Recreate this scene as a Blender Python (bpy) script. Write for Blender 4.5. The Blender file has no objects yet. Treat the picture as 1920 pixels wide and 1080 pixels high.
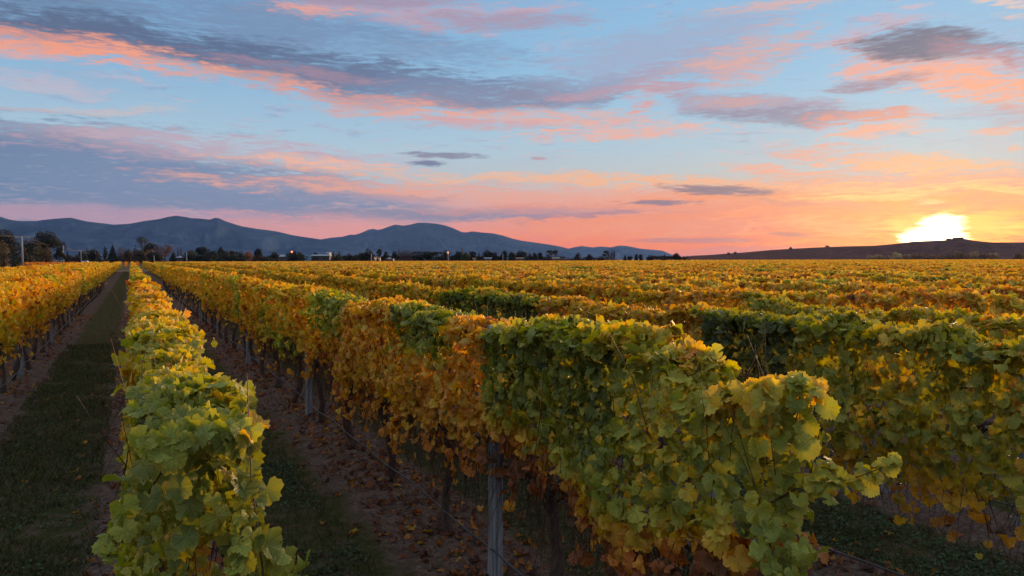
import bpy, math, random
import numpy as np
from mathutils import Vector, Matrix, Euler
random.seed(7)
rng = np.random.default_rng(7)
SC = bpy.context.scene
COL = SC.collection
R = math.radians

# ---------------------------------------------------------------- camera
HC = 2.58            # eye height
F = 1400.0           # focal length in photo pixels (1920 wide)
YAW = R(27.0)
HAZE = 1.7e-5
SKYK = 0.70
HOR = 486.5
cd = bpy.data.cameras.new('camera')
cam = bpy.data.objects.new('camera', cd)
COL.objects.link(cam)
cam.location = (0, 0, HC)
cam.rotation_euler = (Euler((R(90) - math.atan((540 - HOR) / F), 0, -YAW)).to_matrix() @ Matrix.Rotation(R(-0.07), 3, 'Z')).to_euler()
cd.sensor_width = 36
cd.lens = 36 * F / 1920
cd.clip_start = 0.05
cd.clip_end = 60000
SC.camera = cam
FW = Vector((math.sin(YAW), math.cos(YAW), 0))
RT = Vector((math.cos(YAW), -math.sin(YAW), 0))


def at(X, z, Y=None):
    """world point seen at photo pixel X (and Y) at depth z; on the ground when Y is None"""
    p = FW * z + RT * ((X - 960) / F * z)
    h = 0.0 if Y is None else HC + (HOR - Y) / F * z
    return Vector((p.x, p.y, h))


# ---------------------------------------------------------------- world
SUN_AZ = 27.0 + math.degrees(math.atan((1755 - 960) / F))
SUN_EL = 8.0
SC.view_settings.view_transform = 'Standard'
SC.view_settings.look = 'None'
SC.view_settings.gamma = 1
SC.view_settings.use_curve_mapping = False
SC.view_settings.exposure = 0.56
world = bpy.data.worlds.new('World')
SC.world = world
world.use_nodes = True
NT = world.node_tree
NT.nodes.clear()


def lin(c):
    return tuple((x / 255 / 12.92) if x / 255 <= 0.04045 else ((x / 255 + 0.055) / 1.055) ** 2.4 for x in c)


def N(tree, typ, **kw):
    n = tree.nodes.new(typ)
    for k, v in kw.items():
        setattr(n, k, v)
    return n


def mathn(t, op, a, b=None, clamp=False):
    n = N(t, 'ShaderNodeMath', operation=op, use_clamp=clamp)
    for i, v in enumerate((a, b)):
        if v is None:
            continue
        if isinstance(v, (int, float)):
            n.inputs[i].default_value = v
        else:
            t.links.new(v, n.inputs[i])
    return n.outputs[0]


def maprange(t, v, a, b, c=0.0, d=1.0, smooth=True):
    n = N(t, 'ShaderNodeMapRange', interpolation_type='SMOOTHSTEP' if smooth else 'LINEAR')
    t.links.new(v, n.inputs['Value'])
    n.inputs['From Min'].default_value = a
    n.inputs['From Max'].default_value = b
    n.inputs['To Min'].default_value = c
    n.inputs['To Max'].default_value = d
    return n.outputs['Result']


def mixc(t, fac, a, b, mode='MIX'):
    n = N(t, 'ShaderNodeMix', data_type='RGBA', blend_type=mode)
    for i, v in ((0, fac), (6, a), (7, b)):
        if isinstance(v, (int, float)):
            n.inputs[i].default_value = v
        elif isinstance(v, tuple):
            n.inputs[i].default_value = (*v[:3], 1)
        else:
            t.links.new(v, n.inputs[i])
    return n.outputs[2]


def ramp(t, v, stops, interp='LINEAR'):
    n = N(t, 'ShaderNodeValToRGB')
    n.color_ramp.interpolation = interp
    e = n.color_ramp.elements
    while len(e) > 1:
        e.remove(e[0])
    e[0].position = stops[0][0]
    e[0].color = (*stops[0][1], 1)
    for p, c in stops[1:]:
        x = e.new(p)
        x.color = (*c, 1)
    t.links.new(v, n.inputs[0])
    return n.outputs[0]


def noise(t, vec, scale=1.0, detail=4, rough=0.55, out=0, dist=0.0):
    n = N(t, 'ShaderNodeTexNoise')
    n.inputs['Scale'].default_value = scale
    n.inputs['Detail'].default_value = detail
    n.inputs['Roughness'].default_value = rough
    n.inputs['Distortion'].default_value = dist
    t.links.new(vec, n.inputs['Vector'])
    return n.outputs[out]


def mapping(t, vec, loc=(0, 0, 0), rot=(0, 0, 0), scale=(1, 1, 1), typ='POINT'):
    n = N(t, 'ShaderNodeMapping', vector_type=typ)
    n.inputs['Location'].default_value = loc
    n.inputs['Rotation'].default_value = rot
    n.inputs['Scale'].default_value = scale
    t.links.new(vec, n.inputs['Vector'])
    return n.outputs[0]


def build_sky():
    t = NT
    L = t.links
    tc = N(t, 'ShaderNodeTexCoord')
    sep = N(t, 'ShaderNodeSeparateXYZ')
    L.new(tc.outputs['Generated'], sep.inputs[0])
    az = mathn(t, 'MULTIPLY', mathn(t, 'ARCTAN2', sep.outputs[0], sep.outputs[1]), 180 / math.pi)
    el = mathn(t, 'MULTIPLY', mathn(t, 'ARCSINE', sep.outputs[2]), 180 / math.pi)
    comb = N(t, 'ShaderNodeCombineXYZ')
    L.new(az, comb.inputs[0])
    L.new(el, comb.inputs[1])
    P = comb.outputs[0]
    # physically based dusk sky
    sky = N(t, 'ShaderNodeTexSky', sky_type='NISHITA')
    sky.sun_disc = False
    sky.sun_elevation = R(SUN_EL)
    sky.sun_rotation = R(SUN_AZ)
    sky.altitude = 30
    sky.dust_density = 1.5
    bg1 = N(t, 'ShaderNodeBackground')
    bg1.inputs[1].default_value = 0.05
    L.new(sky.outputs[0], bg1.inputs[0])
    # high thin veil and clouds lit by the low sun, laid out by direction
    warp = noise(t, mapping(t, P, scale=(0.09, 0.30, 1)), 1.0, 5, 0.6, out=1)
    vm = N(t, 'ShaderNodeVectorMath', operation='SUBTRACT')
    L.new(warp, vm.inputs[0])
    vm.inputs[1].default_value = (0.5, 0.5, 0.5)
    vs = N(t, 'ShaderNodeVectorMath', operation='MULTIPLY')
    L.new(vm.outputs[0], vs.inputs[0])
    vs.inputs[1].default_value = (9, 2.6, 0)
    va = N(t, 'ShaderNodeVectorMath', operation='ADD')
    L.new(P, va.inputs[0])
    L.new(vs.outputs[0], va.inputs[1])
    W = va.outputs[0]
    st1 = noise(t, mapping(t, W, rot=(0, 0, R(-4)), scale=(0.16, 0.95, 1)), 1.0, 6, 0.62)
    st2 = noise(t, mapping(t, W, loc=(7, 3, 0), rot=(0, 0, R(-9)), scale=(0.42, 3.4, 1)), 1.0, 6, 0.62)
    st3 = noise(t, mapping(t, P, loc=(3, 9, 0), rot=(0, 0, R(-12)), scale=(0.9, 6.0, 1)), 1.0, 4, 0.6)
    nz = mathn(t, 'ADD', mathn(t, 'MULTIPLY', st1, 0.40), mathn(t, 'MULTIPLY', st2, 0.42))
    nz = mathn(t, 'ADD', nz, mathn(t, 'MULTIPLY', st3, 0.36))
    nz = mathn(t, 'SUBTRACT', nz, 0.59)
    # base veil colour by elevation, upper sky brightened to add fill light below
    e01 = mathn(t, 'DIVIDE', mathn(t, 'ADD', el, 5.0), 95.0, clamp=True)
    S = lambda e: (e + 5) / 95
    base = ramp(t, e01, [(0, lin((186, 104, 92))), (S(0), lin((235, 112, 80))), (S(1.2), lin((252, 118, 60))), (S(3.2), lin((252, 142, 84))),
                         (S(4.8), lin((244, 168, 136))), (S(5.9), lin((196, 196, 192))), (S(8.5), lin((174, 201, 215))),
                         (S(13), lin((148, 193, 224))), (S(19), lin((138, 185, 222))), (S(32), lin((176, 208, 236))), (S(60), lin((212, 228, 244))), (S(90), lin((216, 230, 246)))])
    # away from the sunset the low sky turns mauve and grey blue
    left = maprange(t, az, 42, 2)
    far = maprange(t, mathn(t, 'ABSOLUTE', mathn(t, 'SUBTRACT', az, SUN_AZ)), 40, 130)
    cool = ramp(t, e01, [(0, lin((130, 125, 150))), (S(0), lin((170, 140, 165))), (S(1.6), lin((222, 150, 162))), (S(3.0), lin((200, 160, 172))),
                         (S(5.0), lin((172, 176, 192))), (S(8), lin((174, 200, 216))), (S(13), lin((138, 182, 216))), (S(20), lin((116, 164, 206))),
                         (S(32), lin((170, 202, 232))), (S(60), lin((210, 226, 242))), (S(90), lin((216, 230, 246)))])  # upper stops brightened here too, as added fill light
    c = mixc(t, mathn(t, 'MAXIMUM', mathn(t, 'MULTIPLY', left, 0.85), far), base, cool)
    # generic soft cloud streaks that run on all round the sky
    g1 = maprange(t, noise(t, mapping(t, W, loc=(11, 5, 0), scale=(0.06, 0.28, 1)), 1.0, 7, 0.6), 0.5, 0.72)
    g1 = mathn(t, 'MULTIPLY', g1, maprange(t, nz, -0.16, 0.14))
    gcol = mixc(t, maprange(t, st1, 0.4, 0.6), lin((150, 150, 178)), lin((226, 172, 172)))
    c = mixc(t, mathn(t, 'MULTIPLY', g1, 0.45), c, gcol)
    # wind drawn wisps, fanning up to the right
    st4 = noise(t, mapping(t, W, loc=(2, 8, 0), rot=(0, 0, R(-14)), scale=(0.30, 2.2, 1)), 1.0, 7, 0.66)
    wm = mathn(t, 'MULTIPLY', maprange(t, st4, 0.50, 0.68), maprange(t, el, 6.0, 9.0))
    wm = mathn(t, 'MULTIPLY', wm, maprange(t, st1, 0.38, 0.56))
    wcol = mixc(t, maprange(t, st2, 0.42, 0.60), lin((142, 156, 188)), lin((228, 180, 182)))
    c = mixc(t, mathn(t, 'MULTIPLY', wm, 0.6), c, wcol)

    def ae(X, Y):
        d = FW + RT * ((X - 960) / F) + Vector((0, 0, (HOR - Y) / F))
        return math.degrees(math.atan2(d.x, d.y)), math.degrees(math.atan2(d.z, math.hypot(d.x, d.y)))

    def el_of(X, Y, rx, ry, a):
        a0, e0 = ae(X, Y)
        ca, sa = math.cos(R(a)), math.sin(R(a))
        a1, e1 = ae(X + 10 * ca, Y + 10 * sa)
        v1 = ((a1 - a0) / 10, (e1 - e0) / 10)
        a2, e2 = ae(X - 10 * sa, Y + 10 * ca)
        v2 = ((a2 - a0) / 10, (e2 - e0) / 10)
        return a0, e0, math.hypot(*v1) * rx, math.hypot(*v2) * ry, math.atan2(v1[1], v1[0])

    inner = maprange(t, nz, -0.12, 0.06, 0.42, 1.0)       # texture inside a cloud
    P0, W0, c0, nz_all, inner_all = P, W, c, nz, inner
    LAYERS = [
        # the sunset's wide bright bands first
        (1700, 395, 520, 78, 0, (253, 146, 76), 0.8, 0.5, (1.2, -0.1), 1),
        (1640, 448, 860, 42, 0, (255, 104, 22), 0.9, 0.6, (1.2, -0.1), 1),
        (1480, 415, 560, 60, 0, (255, 128, 40), 0.75, 0.8, (1.3, -0.2), 1),
        (1290, 474, 260, 9, 0, (206, 122, 122), 0.6, 0.6, (1.2, 0.0), 1),
        (300, 30, 470, 52, 5, (112, 146, 182), 0.75), (120, 20, 200, 26, 6, (104, 128, 160), 0.6),
        (620, 75, 330, 40, 7, (118, 142, 176), 0.65),
        (120, 330, 560, 88, 4, (102, 128, 160), 1.0), (60, 285, 340, 50, 6, (110, 130, 162), 0.8), (420, 350, 330, 40, 4, (118, 136, 168), 0.95),
        (560, 392, 380, 24, 2, (122, 132, 160), 0.9), (880, 403, 300, 9, 0, (134, 124, 148), 0.9),
        (180, 404, 420, 12, 1, (200, 150, 166), 0.7), (560, 428, 260, 18, 0, (232, 148, 148), 0.7),
        (420, 284, 360, 24, 4, (206, 168, 176), 0.75), (590, 300, 190, 8, 4, (247, 182, 168), 0.95), (330, 262, 220, 16, 4, (198, 176, 188), 0.6),
        (740, 352, 330, 17, 2, (236, 165, 154), 0.85), (880, 368, 240, 12, 2, (240, 160, 146), 0.7), (700, 372, 150, 8, 0, (160, 140, 160), 0.6),
        (200, 78, 300, 34, 8, (92, 106, 136), 0.95), (480, 118, 380, 36, 8.5, (90, 106, 138), 1.0), (720, 158, 240, 34, 6, (104, 118, 150), 0.9),
        (900, 176, 260, 28, 0, (124, 138, 168), 0.8), (1010, 178, 250, 20, -3, (138, 138, 162), 0.8),
        (130, 98, 230, 22, 7, (248, 164, 148), 0.98), (60, 70, 110, 8, 8, (226, 150, 148), 0.7), (240, 118, 150, 14, 10, (252, 158, 138), 0.9),
        (430, 144, 200, 14, 8, (236, 164, 156), 0.8), (560, 132, 180, 12, 8, (176, 138, 152), 0.6), (660, 180, 150, 12, 5, (236, 160, 154), 0.75), (720, 205, 140, 12, 4, (226, 160, 160), 0.75),
        (980, 222, 200, 18, 0, (242, 168, 158), 0.9), (900, 235, 130, 10, 2, (206, 156, 164), 0.6), (1170, 250, 190, 14, -3, (249, 172, 158), 0.95),
        (1240, 176, 70, 20, -14, (240, 152, 146), 0.9), (1120, 172, 130, 10, -3, (206, 150, 158), 0.8),
        (780, 24, 280, 26, 3, (210, 164, 172), 0.85), (600, 34, 60, 9, 2, (240, 164, 160), 0.9), (940, 42, 150, 15, 2, (164, 150, 172), 0.85), (680, 8, 200, 14, 0, (150, 142, 168), 0.7),
        (1250, 95, 220, 42, -14, (158, 170, 198), 0.75), (1330, 130, 160, 34, -18, (170, 158, 180), 0.75), (1400, 95, 100, 22, -20, (226, 172, 172), 0.85),
        (1400, 135, 80, 22, -26, (228, 168, 168), 0.7), (1450, 14, 120, 15, -6, (226, 174, 176), 0.9), (1600, 60, 90, 12, -10, (206, 168, 178), 0.7),
        (1740, 132, 170, 40, 10, (247, 164, 150), 1.0), (1780, 170, 120, 20, 5, (249, 168, 150), 0.9), (1730, 92, 135, 30, 3, (104, 108, 132), 1.0), (1820, 112, 80, 18, 12, (176, 132, 146), 0.8),
        (1620, 165, 90, 11, -3, (160, 130, 146), 0.9), (1885, 186, 130, 26, 6, (250, 168, 146), 0.95), (1880, 220, 90, 12, 5, (190, 150, 158), 0.5),
        (1860, 10, 100, 13, 2, (250, 200, 186), 0.95), (1905, 38, 40, 8, 0, (250, 196, 180), 0.9),
        (1420, 202, 180, 16, 4, (168, 150, 170), 0.85), (1500, 222, 160, 13, 1, (138, 132, 156), 0.8), (1620, 226, 100, 12, 0, (240, 152, 136), 1.0), (1380, 196, 60, 8, 0, (220, 160, 162), 0.7),
        (1640, 250, 110, 8, -6, (250, 172, 150), 0.95), (1560, 284, 130, 15, 4, (249, 164, 144), 0.95), (1480, 314, 130, 8, -2, (249, 168, 148), 0.9),
        (1730, 302, 190, 14, 3, (251, 182, 142), 0.95), (1890, 340, 110, 12, 2, (250, 166, 130), 0.9), (1880, 240, 60, 6, 0, (250, 168, 140), 0.8), (1915, 270, 16, 6, 0, (250, 176, 150), 0.8),
        (60, 152, 150, 13, 8, (196, 186, 200), 0.75), (200, 200, 130, 8, 2, (218, 188, 196), 0.6),
        (1300, 345, 700, 9, 1, (252, 182, 146), 0.75), (1500, 352, 380, 14, 1, (252, 176, 136), 0.75), (1350, 430, 420, 12, 0, (250, 150, 116), 0.6),
        (1100, 395, 260, 9, 0, (236, 140, 126), 0.7), (1620, 400, 240, 7, -1, (246, 132, 84), 0.7), (1640, 370, 260, 6, -2, (254, 196, 130), 0.6),
        (1500, 385, 110, 7, 3, (176, 118, 112), 0.7),
    ]
    SMALL = [(850, 293, 80, 5, 2, (132, 130, 152), 0.9), (803, 308, 34, 5, 1, (112, 118, 148), 0.95), (1350, 358, 110, 8, 2, (128, 104, 116), 0.95), (1240, 381, 90, 4, 0, (134, 102, 118), 0.95),
              (1120, 402, 90, 4, -4, (168, 112, 122), 0.8), (1310, 451, 130, 4, 0, (186, 108, 108), 0.8), (1480, 440, 44, 5, 2, (150, 96, 92), 0.9), (1010, 298, 16, 3, 0, (190, 150, 156), 0.8),
              (1690, 417, 44, 3, 1, (206, 124, 60), 0.9), (1900, 415, 40, 4, -3, (160, 100, 60), 0.9)]
    # glare of the sun behind thin cloud: X, Y, rx, ry, colour, gain, raggedness, falloff
    GLOW = [(1760, 425, 520, 110, (1.0, 0.34, 0.0), 0.55, 0.7, 1.5), (1785, 430, 200, 54, (1.0, 0.46, 0.03), 0.7, 0.8, 1.7),
            (1750, 446, 76, 24, (1.0, 0.82, 0.5), 7.0, 0.5, 1.0), (1766, 424, 52, 28, (1.0, 0.82, 0.5), 3.0, 0.8, 1.2), (1742, 381, 40, 8, (1.0, 0.75, 0.35), 0.35, 1.5, 1.3)]
    items = []
    for q in LAYERS:
        amp, soft, wp = (q[7], q[8], True) if len(q) > 7 else ((2.0, (1.5, -0.3), True) if q[5][0] > 215 else (1.3, (1.4, -0.1), True))
        items.append(('c', q[0], q[1], q[2] * 1.15, q[3] * 1.25, q[4], lin((q[5][0], q[5][1] + 1, q[5][2] - 15) if q[5][0] > 215 else q[5]), q[6], amp, soft, wp))
    for q in SMALL:
        items.append(('s', q[0], q[1], q[2] * 1.1, q[3] * 1.3, q[4], lin(q[5]), q[6], 1.7, (1.3, 0.1), False))
    for q in GLOW:
        items.append(('g', q[0], q[1], q[2], q[3], 0, tuple(x * q[5] for x in q[4]), 1.0, q[6], (1.0, 0.0), False, q[7]))

    def tile(a_lo, a_hi, e_lo, e_hi):
        """colour of one sector of the sky: only the clouds that reach it"""
        t = bpy.data.node_groups.new('sky_sector', 'ShaderNodeTree')
        L = t.links
        for nm, st in (('W', 'Vector'), ('P', 'Vector'), ('nz', 'Float'), ('inner', 'Float'), ('c', 'Color')):
            t.interface.new_socket(nm, in_out='INPUT', socket_type='NodeSocket' + st)
        t.interface.new_socket('c', in_out='OUTPUT', socket_type='NodeSocketColor')
        gi = t.nodes.new('NodeGroupInput')
        W, P, nz, inner, c = gi.outputs[:5]
        count = 0
        for q in items:
            typ, X, Y, rx, ry, ang, colr, op, amp, soft, wp = q[:11]
            a0, e0, ra, rb, an = el_of(X, Y, rx, ry, ang)
            g = math.sqrt(max(soft[0], 0.1) + amp * 0.6)
            ex = g * math.hypot(ra * math.cos(an), rb * math.sin(an)) + (2.2 if wp else 0.1)
            ey = g * math.hypot(ra * math.sin(an), rb * math.cos(an)) + (0.65 if wp else 0.1)
            if a0 + ex < a_lo or a0 - ex > a_hi or e0 + ey < e_lo or e0 - ey > e_hi:
                continue
            count += 1
            if count % 8 == 0:       # keeps the node order sequential (bounded shader stack)
                vv = []
                for v in (W, P):
                    n = N(t, 'ShaderNodeVectorMath', operation='MULTIPLY_ADD')
                    L.new(c, n.inputs[0])
                    n.inputs[1].default_value = (1e-7, 1e-7, 1e-7)
                    L.new(v, n.inputs[2])
                    vv.append(n.outputs[0])
                W, P = vv
            uv = mapping(t, W if wp else P, loc=(a0, e0, 0), rot=(0, 0, an), scale=(ra, rb, 1), typ='TEXTURE')
            dn = N(t, 'ShaderNodeVectorMath', operation='DOT_PRODUCT')
            L.new(uv, dn.inputs[0])
            L.new(uv, dn.inputs[1])
            ma = N(t, 'ShaderNodeMath', operation='MULTIPLY_ADD')
            L.new(nz, ma.inputs[0])
            ma.inputs[1].default_value = -amp * 4.2
            L.new(dn.outputs['Value'], ma.inputs[2])
            m = maprange(t, ma.outputs[0], soft[0], soft[1])
            if typ == 'g':
                m = mathn(t, 'POWER', m, q[11])
                c = mixc(t, m, c, colr, 'ADD')
            else:
                m = mathn(t, 'MULTIPLY', m, op * (0.88 if typ == 'c' and colr[0] > .6 and Y < 300 else 1.0))
                if typ == 'c' and colr[0] > 0.4:
                    m = mathn(t, 'MULTIPLY', m, inner)
                c = mixc(t, m, c, colr)
        go = t.nodes.new('NodeGroupOutput')
        L.new(c, go.inputs[0])
        g = NT.nodes.new('ShaderNodeGroup')
        g.node_tree = t
        for i, v in enumerate((W0, P0, nz_all, inner_all, c0)):
            NT.links.new(v, g.inputs[i])
        b = N(NT, 'ShaderNodeBackground')
        b.inputs[1].default_value = SKYK
        NT.links.new(g.outputs[0], b.inputs[0])
        return b.outputs[0], count

    def pick(fac, s0, s1):
        m = N(t, 'ShaderNodeMixShader')
        L.new(fac, m.inputs[0])
        L.new(s0, m.inputs[1])
        L.new(s1, m.inputs[2])
        return m.outputs[0]
    AZS = [-30, 5, 18, 30, 42, 52, 90]
    ELS = [-4, 3.2, 6.5, 10.5, 14, 30]

    def split_a(i0, i1, j0, j1):
        if i1 - i0 == 1:
            return split_e(i0, j0, j1)
        k = (i0 + i1) // 2
        return pick(mathn(t, 'GREATER_THAN', az, AZS[k]), split_a(i0, k, j0, j1), split_a(k, i1, j0, j1))

    def split_e(i, j0, j1):
        if j1 - j0 == 1:
            return tile(AZS[i], AZS[i + 1], ELS[j0], ELS[j1])[0]
        k = (j0 + j1) // 2
        return pick(mathn(t, 'GREATER_THAN', el, ELS[k]), split_e(i, j0, k), split_e(i, k, j1))
    detailed = split_a(0, len(AZS) - 1, 0, len(ELS) - 1)
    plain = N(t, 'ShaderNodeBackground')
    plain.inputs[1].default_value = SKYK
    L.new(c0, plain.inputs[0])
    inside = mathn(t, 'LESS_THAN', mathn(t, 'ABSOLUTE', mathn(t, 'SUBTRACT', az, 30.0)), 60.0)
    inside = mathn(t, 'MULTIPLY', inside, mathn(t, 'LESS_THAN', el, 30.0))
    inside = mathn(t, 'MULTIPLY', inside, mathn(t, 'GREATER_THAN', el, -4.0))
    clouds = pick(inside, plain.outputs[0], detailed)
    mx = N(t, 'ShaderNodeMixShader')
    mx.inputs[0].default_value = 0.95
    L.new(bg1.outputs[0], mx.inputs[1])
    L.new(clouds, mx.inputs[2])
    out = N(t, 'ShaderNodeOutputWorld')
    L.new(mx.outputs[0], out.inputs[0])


build_sky()
world.cycles.sampling_method = 'MANUAL'
world.cycles.sample_map_resolution = 1024

# ---------------------------------------------------------------- sun
sl = bpy.data.lights.new('sun', 'SUN')
sl.energy = 5.0
sl.angle = R(13)
sl.color = (1.0, 0.62, 0.34)
sun = bpy.data.objects.new('sun', sl)
COL.objects.link(sun)
sd = Vector((math.sin(R(SUN_AZ)) * math.cos(R(SUN_EL)), math.cos(R(SUN_AZ)) * math.cos(R(SUN_EL)), math.sin(R(SUN_EL))))
sun.rotation_euler = sd.to_track_quat('Z', 'Y').to_euler()

SC.cycles.max_bounces = 6
SC.cycles.diffuse_bounces = 3
SC.cycles.glossy_bounces = 2
SC.cycles.transmission_bounces = 4
SC.cycles.volume_bounces = 0
SC.cycles.transparent_max_bounces = 8


# ================================================================ helpers
def tag(o, label=None, cat=None, group=None, kind=None):
    if label:
        o['label'] = label
    if cat:
        o['category'] = cat
    if group:
        o['group'] = group
    if kind:
        o['kind'] = kind
    return o


def link(name, data, parent=None):
    o = bpy.data.objects.new(name, data)
    COL.objects.link(o)
    if parent is not None:
        o.parent = parent
    return o


def empty(name, loc, label, cat, group=None, rz=0.0):
    o = link(name, None)
    o.location = loc
    o.rotation_euler = (0, 0, rz)
    o.empty_display_size = 0.2
    return tag(o, label, cat, group)


def mesh_np(name, V, loops, nper, mat, colors=None, uv=None, smooth=False):
    """V (n,3), loops flat vertex indices, nper corners per face (constant)"""
    me = bpy.data.meshes.new(name)
    V = np.ascontiguousarray(V, dtype=np.float32)
    loops = np.ascontiguousarray(loops, dtype=np.int32).ravel()
    nf = len(loops) // nper
    me.vertices.add(len(V))
    me.vertices.foreach_set('co', V.ravel())
    me.loops.add(len(loops))
    me.loops.foreach_set('vertex_index', loops)
    me.polygons.add(nf)
    me.polygons.foreach_set('loop_start', np.arange(nf, dtype=np.int32) * nper)
    me.polygons.foreach_set('loop_total', np.full(nf, nper, dtype=np.int32))
    if smooth:
        me.polygons.foreach_set('use_smooth', np.ones(nf, dtype=bool))
    me.update(calc_edges=True)
    if colors is not None:
        a = me.color_attributes.new('tint', 'FLOAT_COLOR', 'POINT')
        cc = np.ones((len(V), 4), dtype=np.float32)
        cc[:, :3] = colors
        a.data.foreach_set('color', cc.ravel())
    if uv is not None:
        a = me.attributes.new('luv', 'FLOAT2', 'POINT')
        a.data.foreach_set('vector', np.ascontiguousarray(uv, dtype=np.float32).ravel())
    if mat:
        me.materials.append(mat)
    return me


class MB:
    """collects simple shapes into one mesh"""

    def __init__(self):
        self.v, self.f = [], []

    def box(self, c, s, rz=0.0, taper=1.0):
        b = len(self.v)
        ca, sa = math.cos(rz), math.sin(rz)
        for dz in (-0.5, 0.5):
            k = 1.0 if dz < 0 else taper
            for dx, dy in ((-.5, -.5), (.5, -.5), (.5, .5), (-.5, .5)):
                x, y = dx * s[0] * k, dy * s[1] * k
                self.v.append((c[0] + x * ca - y * sa, c[1] + x * sa + y * ca, c[2] + dz * s[2]))
        for q in ((0, 3, 2, 1), (4, 5, 6, 7), (0, 1, 5, 4), (1, 2, 6, 5), (2, 3, 7, 6), (3, 0, 4, 7)):
            self.f.append([b + i for i in q])
        return self

    def tube(self, pts, rad, n=6, cap=True):
        b = len(self.v)
        pts = [Vector(p) for p in pts]
        for i, p in enumerate(pts):
            d = (pts[min(i + 1, len(pts) - 1)] - pts[max(i - 1, 0)]).normalized()
            u = d.orthogonal().normalized() if abs(d.z) < 0.9 else Vector((1, 0, 0)).cross(d).normalized()
            w = d.cross(u)
            r = rad[i] if isinstance(rad, (list, tuple)) else rad
            for k in range(n):
                a = 2 * math.pi * k / n
                self.v.append(tuple(p + (u * math.cos(a) + w * math.sin(a)) * r))
        for i in range(len(pts) - 1):
            for k in range(n):
                k2 = (k + 1) % n
                self.f.append([b + i * n + k, b + i * n + k2, b + (i + 1) * n + k2, b + (i + 1) * n + k])
        if cap:
            self.f.append([b + k for k in range(n)][::-1])
            self.f.append([b + (len(pts) - 1) * n + k for k in range(n)])
        return self

    def mesh(self, name, mat, smooth=False):
        me = bpy.data.meshes.new(name)
        me.from_pydata(self.v, [], self.f)
        if smooth:
            me.polygons.foreach_set('use_smooth', np.ones(len(me.polygons), dtype=bool))
        me.materials.append(mat)
        return me

    def build(self, name, mat, parent=None, smooth=False):
        return link(name, self.mesh(name, mat, smooth), parent)


_lat = {}


def vn(x, y=0.0, z=0.0, seed=0):
    """smooth value noise 0..1, vectorised"""
    x, y, z = np.broadcast_arrays(np.asarray(x, float), np.asarray(y, float), np.asarray(z, float))
    if seed not in _lat:
        _lat[seed] = np.random.default_rng(1000 + seed).random((64, 64, 64))
    T = _lat[seed]
    xi, yi, zi = np.floor(x).astype(int), np.floor(y).astype(int), np.floor(z).astype(int)
    fx, fy, fz = x - xi, y - yi, z - zi
    fx, fy, fz = [f * f * (3 - 2 * f) for f in (fx, fy, fz)]
    r = 0
    for dx in (0, 1):
        for dy in (0, 1):
            for dz in (0, 1):
                w = (fx if dx else 1 - fx) * (fy if dy else 1 - fy) * (fz if dz else 1 - fz)
                r = r + w * T[(xi + dx) & 63, (yi + dy) & 63, (zi + dz) & 63]
    return r


def fbm(x, y=0.0, z=0.0, seed=0, oct=4):
    s, a, tot = 0, 1.0, 0
    for i in range(oct):
        s = s + a * vn(np.asarray(x) * 2 ** i, np.asarray(y) * 2 ** i, np.asarray(z) * 2 ** i + 7.3 * i, seed)
        tot += a
        a *= 0.5
    return s / tot


# ================================================================ materials
def new_mat(name):
    m = bpy.data.materials.new(name)
    m.use_nodes = True
    t = m.node_tree
    t.nodes.clear()
    out = N(t, 'ShaderNodeOutputMaterial')
    return m, t, out


def principled(t, out, color, rough=0.8, spec=0.3, bump=None, bstr=0.3, bdist=0.02, metal=0.0):
    p = N(t, 'ShaderNodeBsdfPrincipled')
    if isinstance(color, tuple):
        p.inputs['Base Color'].default_value = (*color[:3], 1)
    else:
        t.links.new(color, p.inputs['Base Color'])
    if isinstance(rough, (int, float)):
        p.inputs['Roughness'].default_value = rough
    else:
        t.links.new(rough, p.inputs['Roughness'])
    p.inputs['Specular IOR Level'].default_value = spec
    p.inputs['Metallic'].default_value = metal
    if bump is not None:
        b = N(t, 'ShaderNodeBump')
        b.inputs['Strength'].default_value = bstr
        b.inputs['Distance'].default_value = bdist
        t.links.new(bump, b.inputs['Height'])
        t.links.new(b.outputs[0], p.inputs['Normal'])
    if out is not None:
        t.links.new(p.outputs[0], out.inputs[0])
    return p


def coords(t, kind='Object'):
    return N(t, 'ShaderNodeTexCoord').outputs[kind]


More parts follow.
